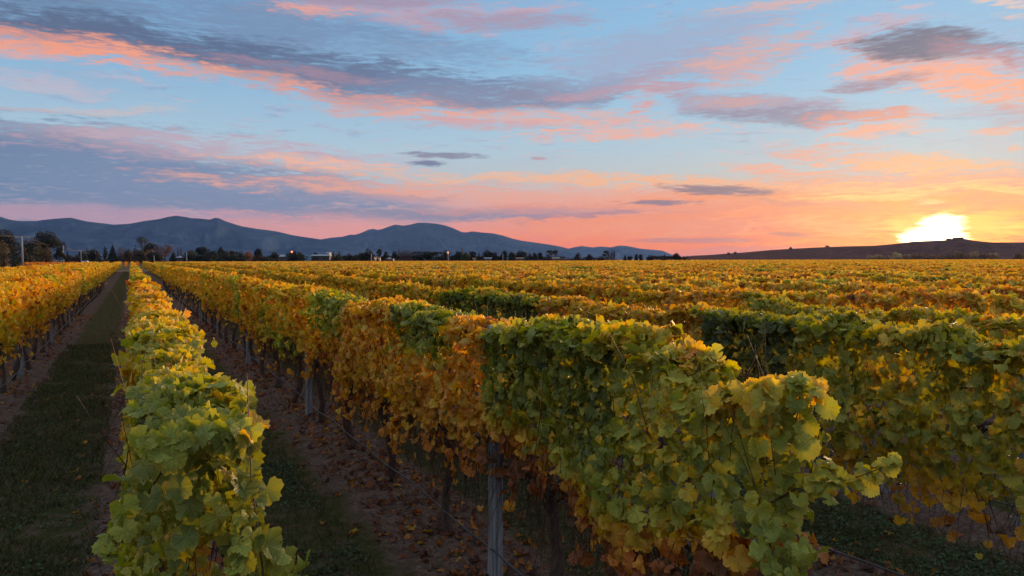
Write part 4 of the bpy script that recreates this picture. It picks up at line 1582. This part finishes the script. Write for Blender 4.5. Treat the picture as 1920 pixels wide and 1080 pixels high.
DK, DK2 = (.022, .024, .018), (.032, .030, .022)
GB = (.16, .095, .042)       # golden brown
RB = (.15, .072, .048)       # reddish brown twigs
OL = (.070, .062, .034)
TL = [
    ('pine', 10, 429, 70, 262, DK2, 'dark spreading pine with its crown cut by the left edge of the photo'),
    ('pine', 55, 449, 46, 275, DK2, 'dark pine in the dip between the two big domed crowns at far left'),
    ('pine', 88, 432, 84, 262, DK2, 'tallest dark domed pine, behind the second power pole at far left'),
    ('column', 7, 449, 26, 216, (.13, .085, .035), 'golden brown columnar tree at the left edge, brightest of the front row'),
    ('column', 29, 459, 24, 214, (.065, .052, .028), 'dark olive columnar tree left of the nearest power pole'),
    ('column', 47, 462, 15, 216, (.055, .045, .026), 'slim dark columnar tree just right of the nearest power pole'),
    ('column', 60, 476, 13, 218, (.10, .07, .034), 'smallest golden brown column in the row by the nearest power pole'),
    ('column', 73, 456, 25, 216, (.12, .08, .036), 'wide golden brown columnar tree below the tallest domed pine'),
    ('column', 90, 459, 22, 218, (.11, .075, .036), 'golden brown columnar tree, rightmost of the row near the poles'),
    ('pine', 112, 463, 26, 275, DK2, 'drooping outer pine on the right flank of the tall domed pine'),
    ('cone', 127, 469, 11, 520, DK, 'small pointed conifer between the second and third power poles'),
    ('bush', 137, 476, 18, 560, (.05, .036, .034), 'low purplish brown thicket behind the third power pole'),
    ('bush', 150, 473, 18, 560, (.045, .038, .036), 'low brown thicket right of the third power pole'),
    ('poplar', 164, 462, 6, 600, (.05, .045, .045), 'thin pointed tree behind the fourth power pole'),
    ('round', 158, 469, 20, 600, DK2, 'dark bushy tree around the foot of the thin pointed tree at left'),
    ('round', 177, 465, 26, 560, DK2, 'dark rounded tree behind the fifth power pole'),
    ('column', 198, 459, 9, 600, DK, 'narrow dark tree just left of the tall cone shaped conifer'),
    ('cone', 212, 455, 22, 480, DK, 'tall dark cone shaped conifer left of the row ends'),
    ('bush', 191, 482, 13, 300, DK, 'small dark shrub left of the far reddish vine rows'),
    ('bush', 204, 485, 8, 300, DK, 'smaller dark shrub at the corner of the far reddish vine rows'),
    ('bare', 229, 460, 24, 520, (.12, .07, .055), 'bare pinkish brown tree right of the dark cone conifer'),
    ('round', 241, 466, 20, 500, (.07, .045, .030), 'brown rounded tree straight above the end of the green vine row'),
    ('column', 254, 459, 10, 520, (.07, .045, .04), 'slim brownish tree left of the tall umbrella pine'),
    ('round', 262, 468, 26, 470, (.055, .045, .026), 'olive brown tree below the umbrella pine'),
    ('umbrella', 268, 443, 24, 480, (.05, .042, .038), 'tall umbrella shaped pine standing above all its neighbours'),
    ('round', 283, 454, 26, 500, DK2, 'dark green tree between the umbrella pine and the reddish bare tree'),
    ('bush', 282, 463, 18, 440, (.20, .115, .045), 'golden topped shrub in front of the umbrella pine'),
    ('round', 292, 470, 34, 430, DK2, 'dark low tree below the golden topped shrub'),
    ('bare', 310, 452, 34, 470, RB, 'big rounded reddish brown bare tree, widest of the clump'),
    ('bare', 298, 455, 22, 500, (.12, .06, .045), 'reddish bare tree leaning against the biggest bare one'),
    ('cone', 326, 468, 20, 430, DK, 'dark pointed shrub at the right foot of the reddish bare tree'),
    ('poplar', 335, 461, 4, 560, (.08, .06, .055), 'thin bare poplar, left of the pair near the grey roofed shed'),
    ('poplar', 340, 461, 4, 560, (.08, .06, .055), 'thin bare poplar, right of the pair near the grey roofed shed'),
    ('round', 380, 461, 28, 520, DK, 'broad dark tree with a flat ragged top, right of the white lamp post'),
    ('round', 360, 468, 26, 500, OL, 'olive bushy tree directly behind the white lamp post'),
    ('round', 398, 468, 26, 500, DK2, 'dull green tree right of the ragged topped dark tree'),
    ('round', 415, 461, 14, 520, DK, 'small dark round crown standing up left of the orange brown tree'),
    ('round', 421, 469, 26, 480, DK2, 'dull green tree below the small dark round crown'),
    ('round', 437, 468, 18, 500, (.045, .04, .03), 'grey green rounded tree in the left tree belt'),
    ('round', 452, 470, 18, 480, DK2, 'dark bush left of the orange brown autumn tree'),
    ('round', 466, 470, 18, 520, (.24, .10, .05), 'orange brown autumn tree in the dark tree belt'),
    ('block', 372, 477, 56, 420, DK, 'low clipped dark hedge right of the lamp post'),
    ('block', 432, 478, 62, 420, DK2, 'low clipped dark hedge below the grey green tree'),
    ('round', 485, 465, 20, 440, DK, 'dark round tree standing tall at the right end of the low hedges'),
    ('round', 487, 478, 26, 410, (.06, .035, .026), 'low reddish brown bush under the dark round tree'),
    ('round', 515, 472, 24, 430, DK, 'dark rounded tree left of the grey shed roof'),
    ('bush', 504, 480, 26, 410, DK2, 'dark bushes between the round tree and the grey shed'),
    ('bush', 526, 484, 22, 400, (.055, .038, .026), 'brownish low bushes below the grey shed'),
    ('round', 555, 471, 48, 350, DK, 'largest dark dome shaped tree, in front of the grey sheds'),
    ('round', 592, 473, 13, 520, DK, 'small dark crown poking above the long grey shed roof'),
    ('bush', 590, 482, 16, 400, DK, 'dark bush against the long grey shed'),
    ('cone', 625, 468, 13, 430, DK, 'dark conifer, left of the pair beside the long shed'),
    ('cone', 636, 468, 12, 440, DK, 'dark conifer, right of the pair beside the long shed'),
    ('round', 634, 476, 26, 400, OL, 'olive bush at the foot of the paired conifers'),
    ('round', 655, 474, 18, 420, DK2, 'dark bushy tree right of the paired conifers'),
    ('round', 668, 476, 16, 420, OL, 'brown olive low tree left of the big wedge shaped one'),
    ('pine', 690, 466, 30, 400, DK, 'big wedge shaped dark tree rising towards the right'),
    ('round', 682, 473, 26, 400, DK, 'dark dense tree on the left slope of the wedge shaped one'),
    ('gum', 712, 467, 13, 420, DK, 'spindly dark tree with balls of foliage above the small house'),
    ('pine', 724, 472, 16, 420, DK, 'dark open pine right of the spindly tree'),
    ('pine', 740, 471, 20, 420, DK, 'dark pine with horizontal layers left of the bare poplars'),
    ('block', 808, 471, 68, 440, DK, 'long dark clipped tree belt with a straight top, in the middle', ),
    ('round', 835, 469, 16, 420, (.05, .034, .028), 'brown rounded tree behind the orange lamp post'),
    ('round', 858, 470, 20, 450, DK, 'dark tree left of the single tall poplar'),
    ('poplar', 867, 462, 4, 470, (.07, .055, .055), 'single tall thin poplar in the middle of the tree line'),
    ('poplar', 857, 465, 3, 470, (.07, .055, .055), 'shorter thin poplar left of the single tall one'),
    ('round', 873, 473, 22, 430, OL, 'olive brown tree right under the single tall poplar'),
    ('round', 886, 470, 20, 440, DK, 'dark rounded tree right of the single tall poplar'),
    ('cone', 898, 470, 7, 440, DK, 'small pointed conifer between two dark rounded trees'),
    ('round', 914, 468, 22, 440, DK, 'tallest dark crown above the grey roofed farmhouse'),
    ('round', 927, 472, 18, 440, DK2, 'dark green tree right of the grey roofed farmhouse'),
    ('round', 945, 469, 14, 450, DK, 'dark narrow tree behind a pale lamp post'),
    ('round', 960, 472, 20, 450, DK2, 'dark tree left of the pale brown house'),
    ('round', 976, 469, 24, 430, DK, 'dark domed tree behind the pale brown house'),
    ('round', 994, 474, 11, 480, (.04, .03, .03), 'small brownish tree in the gap right of the domed tree'),
    ('round', 1003, 473, 10, 480, (.05, .035, .035), 'small lighter tree in the middle of three by the gap'),
    ('round', 1013, 471, 11, 460, DK, 'small dark upright tree, tallest of three by the gap'),
    ('gum', 1031, 469, 15, 470, (.05, .038, .036), 'airy gum tree with arching crown, left'),
    ('gum', 1041, 469, 13, 470, (.05, .038, .036), 'airy gum tree with arching crown, right, above a pale wall'),
    ('round', 1082, 473, 14, 450, (.026, .02, .022), 'lone dark egg shaped tree in front of the hazy far range'),
    ('round', 1105, 477, 15, 450, (.026, .02, .022), 'low dark dome shaped tree right of the lone egg shaped one'),
    ('gum', 1137, 470, 22, 450, (.04, .026, .026), 'open crowned gum tree left of the three thin poplars'),
    ('bush', 1127, 480, 18, 450, (.04, .03, .03), 'brown bushes below the open crowned gum tree'),
    ('poplar', 1146, 467, 3.5, 450, (.07, .045, .045), 'thin poplar, leftmost of three beside the open gum'),
    ('poplar', 1149, 466, 3.5, 450, (.07, .045, .045), 'thin poplar, middle one of three beside the open gum'),
    ('poplar', 1152, 468, 3.5, 450, (.07, .045, .045), 'thin poplar, rightmost of three beside the open gum'),
    ('round', 1172, 479, 7, 450, DK, 'tiny dark pointed tree right of the thin lamp post'),
    ('round', 1181, 480, 10, 450, DK, 'tiny dark round bush right of the pointed one'),
    ('round', 1193, 476, 9, 450, (.03, .02, .02), 'dark twin crown, left half, near the end of the tree line'),
    ('round', 1201, 477, 9, 450, (.03, .02, .02), 'dark twin crown, right half, near the end of the tree line'),
    ('round', 1218, 479, 18, 450, (.03, .02, .02), 'low dark spreading tree right of the twin crown'),
    ('cone', 1246, 475, 4, 520, (.03, .02, .02), 'tiny spiky conifer at the far right of the tree line'),
    ('round', 1269, 474, 18, 560, (.035, .022, .022), 'dark mounded tree where the mountains meet the brown hill'),
    ('block', 1255, 480, 70, 600, (.04, .026, .024), 'low dark belt of trees leading to the brown hill'),
    ('block', 1090, 483, 120, 620, (.05, .04, .045), 'low hazy hedge far behind the lone egg shaped tree'),
    ('round', 1366, 475, 5, 1900, (.04, .025, .02), 'tiny tree on the brown hill skyline, left one'),
    ('round', 1378, 474, 6, 1900, (.04, .025, .02), 'tiny tree on the brown hill skyline, right one'),
    ('round', 1482, 465, 5, 1950, (.04, .025, .02), 'lone small tree on the rising brown hill skyline'),
    ('bare', 1551, 461.5, 12, 1950, (.05, .03, .025), 'ragged clump of small trees on the brown hill skyline'),
]
HB = [(395, 60, 479), (455, 62, 479.5), (500, 40, 480), (650, 62, 479), (700, 70, 480), (755, 60, 480.5), (850, 44, 479), (890, 46, 480), (930, 60, 479), (985, 60, 480), (1035, 50, 481), (275, 80, 477), (232, 44, 478), (160, 60, 479)]
HN = ['right of the pale lamp post', 'below the orange brown autumn tree', 'left of the large dome shaped tree', 'right of the paired conifers', 'below the wedge shaped tree', 'below the bare grey poplars', 'below the single tall poplar',
      'left of the grey roofed farmhouse', 'behind the pale post by the farmhouse', 'right of the domed tree', 'below the airy gum trees', 'below the umbrella pine', 'right of the tall dark cone conifer', 'behind the fourth power pole']
for (X_, w_, t_), nm_ in zip(HB, HN):
    TL.append(('block', X_, t_, w_, 640, (.030, .024, .022), 'low dark hedge in the background ' + nm_))
for q in TL:
    bz = 0.0
    if q[4] > 1800:
        sk = float(np.interp(q[1], [p[0] for p in D], [p[1] for p in D]))
        bz = (HOR - sk) / F * q[4] + HC - 2.0
        H_ = (sk - q[2]) / F * q[4] + 3
        tp = HOR - (H_ - HC) / q[4] * F
        tree(q[0], q[1], tp, q[3], q[4], q[5], q[6], base=bz)
    else:
        tree(*q)
for i in range(12):
    X = 748 + i * 2.6
    tree('poplar', X, 466 + (i * 7 % 5) * 1.0 + (3 if i > 8 else 0), 4.2, 455, (.085, .062, .060), 'bare grey poplar in the comb like row left of the long clipped belt', group='bare poplars in a row left of the clipped tree belt')
# pale willows and scrub along the foot of the brown hill
for i, (X, top, w, col) in enumerate([(1604, 484, 12, 0), (1632, 479, 20, 1), (1648, 477.5, 22, 1), (1664, 479, 18, 1), (1683, 473.5, 22, 2), (1702, 477, 18, 1), (1720, 474.5, 26, 0), (1742, 476, 24, 0), (1763, 478, 22, 0),
                                      (1785, 475, 24, 0), (1802, 470.5, 30, 0), (1822, 471, 24, 1), (1842, 474, 20, 0), (1861, 474.5, 22, 1), (1911, 473, 20, 0), (1932, 476, 26, 0)]):
    c_ = [(.20, .11, .06), (.30, .19, .10), (.38, .27, .14)][col]
    wo = ['leftmost', 'second', 'third', 'fourth', 'fifth', 'sixth', 'seventh', 'eighth', 'ninth', 'tenth', 'eleventh', 'twelfth', 'thirteenth', 'fourteenth', 'fifteenth', 'sixteenth'][i]
    tree('bush', X, top, w, 900, c_, wo + ' pale willow shrub from the left along the foot of the brown hill', name='willow_shrub', group='pale willows along the foot of the brown hill')


# ================================================================ power line, lamps
def power_pole(i, label):
    x, y, _ = rz(-131 - 70 * i, 200 + 135 * i)
    H = 9.0 if i != 3 else 8.4
    root = empty('power_pole', (x, y, 0), label, 'power pole', 'power poles along the road at left', rz=math.atan2(-PD.x, PD.y) - YAW)
    MB().tube([(0, 0, -.3), (0, 0, H * .5), (0, 0, H)], [.24, .20, .16], 8).build('pole', M_POLE, root, True)
    MB().box((0, .2, H - .35), (3.0, .14, .14)).build('crossarm', M_POLE, root)
    for s in (-1.35, -.75, .75, 1.35):
        MB().tube([(s, .2, H - .28), (s, .2, H - .16), (s, .2, H - .04)], [.05, .08, .04], 6).build('insulator', M_WALLW, root)
    MB().tube([(0, .1, H - 1.3), (.7, .2, H - .42)], .03, 5).build('brace', M_POLE, root)
    return [(Vector(root.location) + Matrix.Rotation(root.rotation_euler.z, 3, 'Z') @ Vector((s, .2, H - .02))) for s in (-1.35, -.75, .75, 1.35)]


ends = []
for i, l in enumerate(['nearest and tallest power pole, in front of the trees at the left edge', 'second power pole, at the right side of the big domed pine',
                       'third power pole, in front of the orange vine block', 'fourth power pole, beside the thin pointed tree', 'fifth power pole, in front of the dark rounded tree',
                       'sixth power pole, tiny, first of a close group', 'seventh power pole, tiny, in the middle of a close group', 'eighth power pole, tiny, left of the dark cone conifer']):
    ends.append(power_pole(i, l))
x_, y_, _ = rz(-61, 65)
ends.insert(0, [e - Vector(ends[0][0]) + Vector(ends[0][0]) + Vector((x_, y_, 0)) - Vector((*rz(-131, 200)[:2], 0)) for e in ends[0]])
for i in range(len(ends) - 1):
    for j in range(4):
        a, b = ends[i][j], ends[i + 1][j]
        pts = [tuple(a.lerp(b, q / 10) - Vector((0, 0, 1.3 * 4 * (q / 10) * (1 - q / 10)))) for q in range(11)]
        o = MB().tube(pts, .012 + .01 * min(i, 3), 4).build('power_line', M_CABLE)
        wn = ['nearest', 'second', 'third', 'fourth', 'fifth', 'sixth', 'seventh', 'eighth']
        sp = 'from the nearest power pole out past the left edge' if i == 0 else 'between the %s and %s power poles' % (wn[i - 1], wn[i])
        tag(o, 'one of four thin wires ' + sp, 'wire', 'overhead wires ' + sp)


def lamp_post(X, top, z, label, lit=None, arm=True):
    b = at(X, z)
    H = (HOR - top) / F * z + HC
    root = empty('lamp_post', (b.x, b.y, 0), label, 'lamp post', 'lamp posts along the far road', rz=-YAW)
    MB().tube([(0, 0, 0), (0, 0, H * .5), (0, 0, H)], [.22, .18, .14], 8).build('pole', M_POLE, root, True)
    if arm:
        MB().box((-.5, 0, H + .1), (1.3, .25, .2)).build('arm', M_POLE, root)
    if lit:
        m = MB().tube([(0, -.35, H - .5), (0, -.35, H + .3)], [.3, .3], 8)
        m.build('lamp', lit, root)
        MB().box((0, -.2, H + .42), (.7, .6, .12)).build('hood', M_POLE, root)
    return root


lamp_post(350.5, 472.5, 330, 'pale lamp post with a short arm beside the grey roofed shed', None)
lamp_post(696.5, 475.5, 300, 'pale bare post in front of the big wedge shaped tree', None, False)
lamp_post(840.5, 473, 300, 'lamp post with a lit orange head in front of the clipped tree belt', M_LAMPW)
lamp_post(943, 475, 430, 'pale post in front of the dark narrow tree, right of the farmhouse', None, False)
lamp_post(1158.5, 474, 420, 'thin pale post right of the three poplars', None, False)
lamp_post(289.5, 478, 330, 'small pale post in front of the reddish bare trees', None, False)
lamp_post(548, 471.5, 420, 'post with a glowing orange red light above the large dome shaped tree', M_LAMP)


# ================================================================ buildings
def shed(X0, X1, eave, top, z, label, wall=None, roof=None, depth=14, doors=2, name='farm_shed', cat='shed', windows=0):
    wall = wall or M_WALLD
    roof = roof or M_ROOF
    b = at((X0 + X1) / 2, z)
    W = (X1 - X0) / F * z
    He = (HOR - eave) / F * z + HC
    Ht = (HOR - top) / F * z + HC
    root = empty(name, (b.x, b.y, 0), label, cat, 'farm buildings along the tree line', rz=-YAW)
    MB().box((0, depth / 2, He / 2), (W - .6, depth - .6, He)).build('wall', wall, root)
    m = MB()
    hw, t = W / 2 + .3, .15
    V = []
    for x in (-hw, hw):
        for (yy, zz) in ((-.4, He), (depth / 2, Ht), (depth + .4, He), (depth + .4, He + t), (depth / 2, Ht + t), (-.4, He + t)):
            m.v.append((x, yy, zz))
    for i in range(6):
        m.f.append([i, (i + 1) % 6, 6 + (i + 1) % 6, 6 + i])
    m.f.append([5, 4, 1, 0])
    m.f.append([4, 3, 2, 1])
    m.f.append([6, 7, 10, 11])
    m.f.append([7, 8, 9, 10])
    m.build('roof', roof, root)
    # gable ends
    for s in (-1, 1):
        g = MB()
        x = s * (W / 2 - .32)
        for dx in (-.02, .02):
            g.v += [(x + dx, .32, He - .02), (x + dx, depth - .32, He - .02), (x + dx, depth / 2, Ht - .06)]
        g.f += [[0, 1, 2], [5, 4, 3], [0, 3, 4, 1], [1, 4, 5, 2], [2, 5, 3, 0]]
        g.build('gable', wall, root)
    for d in range(doors):
        x = -W / 2 + W * (d + .5) / doors
        MB().box((x, .22, He * .4), (min(4, W / doors * .6), .1, He * .8)).build('door', M_GLASS, root)
    for d in range(windows):
        x = -W / 2 + W * (d + .5) / windows
        MB().box((x, .24, He * .55), (1.3, .08, He * .3)).build('window', M_GLASS, root)
    return root


shed(330, 348, 482.5, 479.5, 420, 'grey blue roofed shed left of the pale lamp post', roof=M_ROOF, wall=M_WALLD)
shed(522, 548, 481, 477.5, 520, 'grey roofed shed half hidden by the large dome shaped tree')
shed(583, 619, 479.5, 477.2, 470, 'long low shed with a grey roof and dark open front')
shed(612, 618, 474.5, 472.8, 560, 'small white gabled building above the long shed', wall=M_WALLW, roof=M_WALLW, doors=1, name='white_building', cat='building', depth=8)
shed(699, 703, 482, 480.5, 500, 'tiny pale pink house left of the spindly tree', wall=M_WALLP, roof=M_ROOFR, doors=0, windows=2, name='house', cat='house', depth=8)
shed(705, 711, 483, 481, 460, 'small pinkish house below the spindly tree', wall=M_WALLP, roof=M_ROOFR, doors=1, windows=2, name='house', cat='house', depth=8)
shed(724, 738, 485, 483.4, 430, 'low white roofed house left of the bare poplars', wall=M_WALLP, roof=M_WALLW, doors=1, windows=3, name='house', cat='house', depth=9)
shed(886, 891, 485.5, 483.8, 430, 'tiny pale cottage under the dark trees right of the tall poplar', wall=M_WALLP, roof=M_ROOFR, doors=0, windows=2, name='house', cat='house', depth=7)
shed(908, 921, 485, 483, 430, 'grey roofed farmhouse below the tallest dark crown', wall=M_WALLP, roof=M_ROOF, doors=1, windows=3, name='house', cat='house', depth=9)
shed(968, 981, 485, 483, 420, 'pale brown house in front of the domed tree', wall=M_WALLP, roof=M_ROOFR, doors=1, windows=3, name='house', cat='house', depth=9)
shed(1036, 1049, 484.6, 483.2, 460, 'long pale low building below the airy gum trees', wall=M_WALLP, roof=M_WALLP, doors=1, windows=3, name='house', cat='house', depth=9)

# hilltop buildings against the sunset
zz = 2000
b = at(1790, zz)
hb_ = (HOR - 450.6) / F * zz + HC
root = empty('hilltop_house', (b.x, b.y, hb_ - 2), 'blocky flat roofed house silhouetted on the brown hill in front of the sunset', 'house', None, rz=-YAW)
for nm, (X0, X1, top) in (('wall', (1788, 1805, 447.2)), ('wing', (1776.5, 1781, 448.2)), ('terrace', (1781, 1788, 449.6)), ('tower', (1792, 1805, 446.6))):
    w = (X1 - X0) / F * zz
    h = (450.6 - top) / F * zz + 3
    MB().box((((X0 + X1) / 2 - 1790) / F * zz, 4 if nm != 'tower' else 5, h / 2 - .5), (w, 12, h)).build(nm, M_RUIN, root)
for i in range(5):
    MB().box((((1789 + i * 3.2) - 1790) / F * zz, -2.1, 4.2), (2.0, .3, 1.4)).build('window', M_GLASS, root)


# ================================================================ vehicles on the road at left
def car(X, z, label, Lc=4.4, van=False, ry=0.0):
    b = at(X, z)
    root = empty('parked_car', (b.x, b.y, 0.06), label, 'car', 'white vehicles parked by the road at left', rz=-YAW + ry)
    prof = [(-.5, .30), (-.5, .78), (-.44, .92), (-.28, .96), (-.16, 1.42), (.22, 1.46), (.36, .98), (.48, .88), (.5, .45), (.48, .28)]
    if van:
        prof = [(-.5, .30), (-.5, 1.7), (-.47, 1.9), (.18, 1.92), (.32, 1.3), (.47, 1.05), (.5, .5), (.48, .28)]
    m = MB()
    n = len(prof)
    for s in (-.86, -.80, .80, .86):
        for (u, h) in prof:
            k = 1 if abs(s) < .85 else .97
            m.v.append((u * Lc * k, s, .3 + (h - .3) * k))
    for a in range(3):
        for i in range(n):
            j = (i + 1) % n
            m.f.append([a * n + i, a * n + j, (a + 1) * n + j, (a + 1) * n + i])
    m.f.append(list(range(n))[::-1])
    m.f.append([3 * n + i for i in range(n)])
    m.build('body', M_PAINTW, root)
    for s in (-.865, .865):
        MB().box((.03 * Lc, s, 1.18 if not van else 1.5), (.36 * Lc, .02, .34)).build('window', M_GLASS, root)
    for u in (-.32, .32):
        for s in (-.8, .8):
            MB().tube([(u * Lc, s - .1, .32), (u * Lc, s + .1, .32)], .32, 12).build('wheel', M_TYRE, root)
    return root


car(84, 300, 'low white car by the foot of the golden brown columnar trees')
car(162, 470, 'white van on the verge below the fourth power pole', 4.9, True)
car(180, 640, 'small white car beside the road near the dark shrubs')

# ================================================================ air: thin evening haze
hm, ht_, ho = new_mat('evening_haze')
pv = N(ht_, 'ShaderNodeVolumePrincipled')
pv.inputs['Color'].default_value = (0.28, 0.50, 1.0, 1)
pv.inputs['Density'].default_value = HAZE
pv.inputs['Anisotropy'].default_value = 0.2
ht_.links.new(pv.outputs[0], ho.inputs['Volume'])
hz = MB().box((3500, 6000, 500), (19000, 15000, 1006)).build('haze', hm)
tag(hz, kind='stuff')
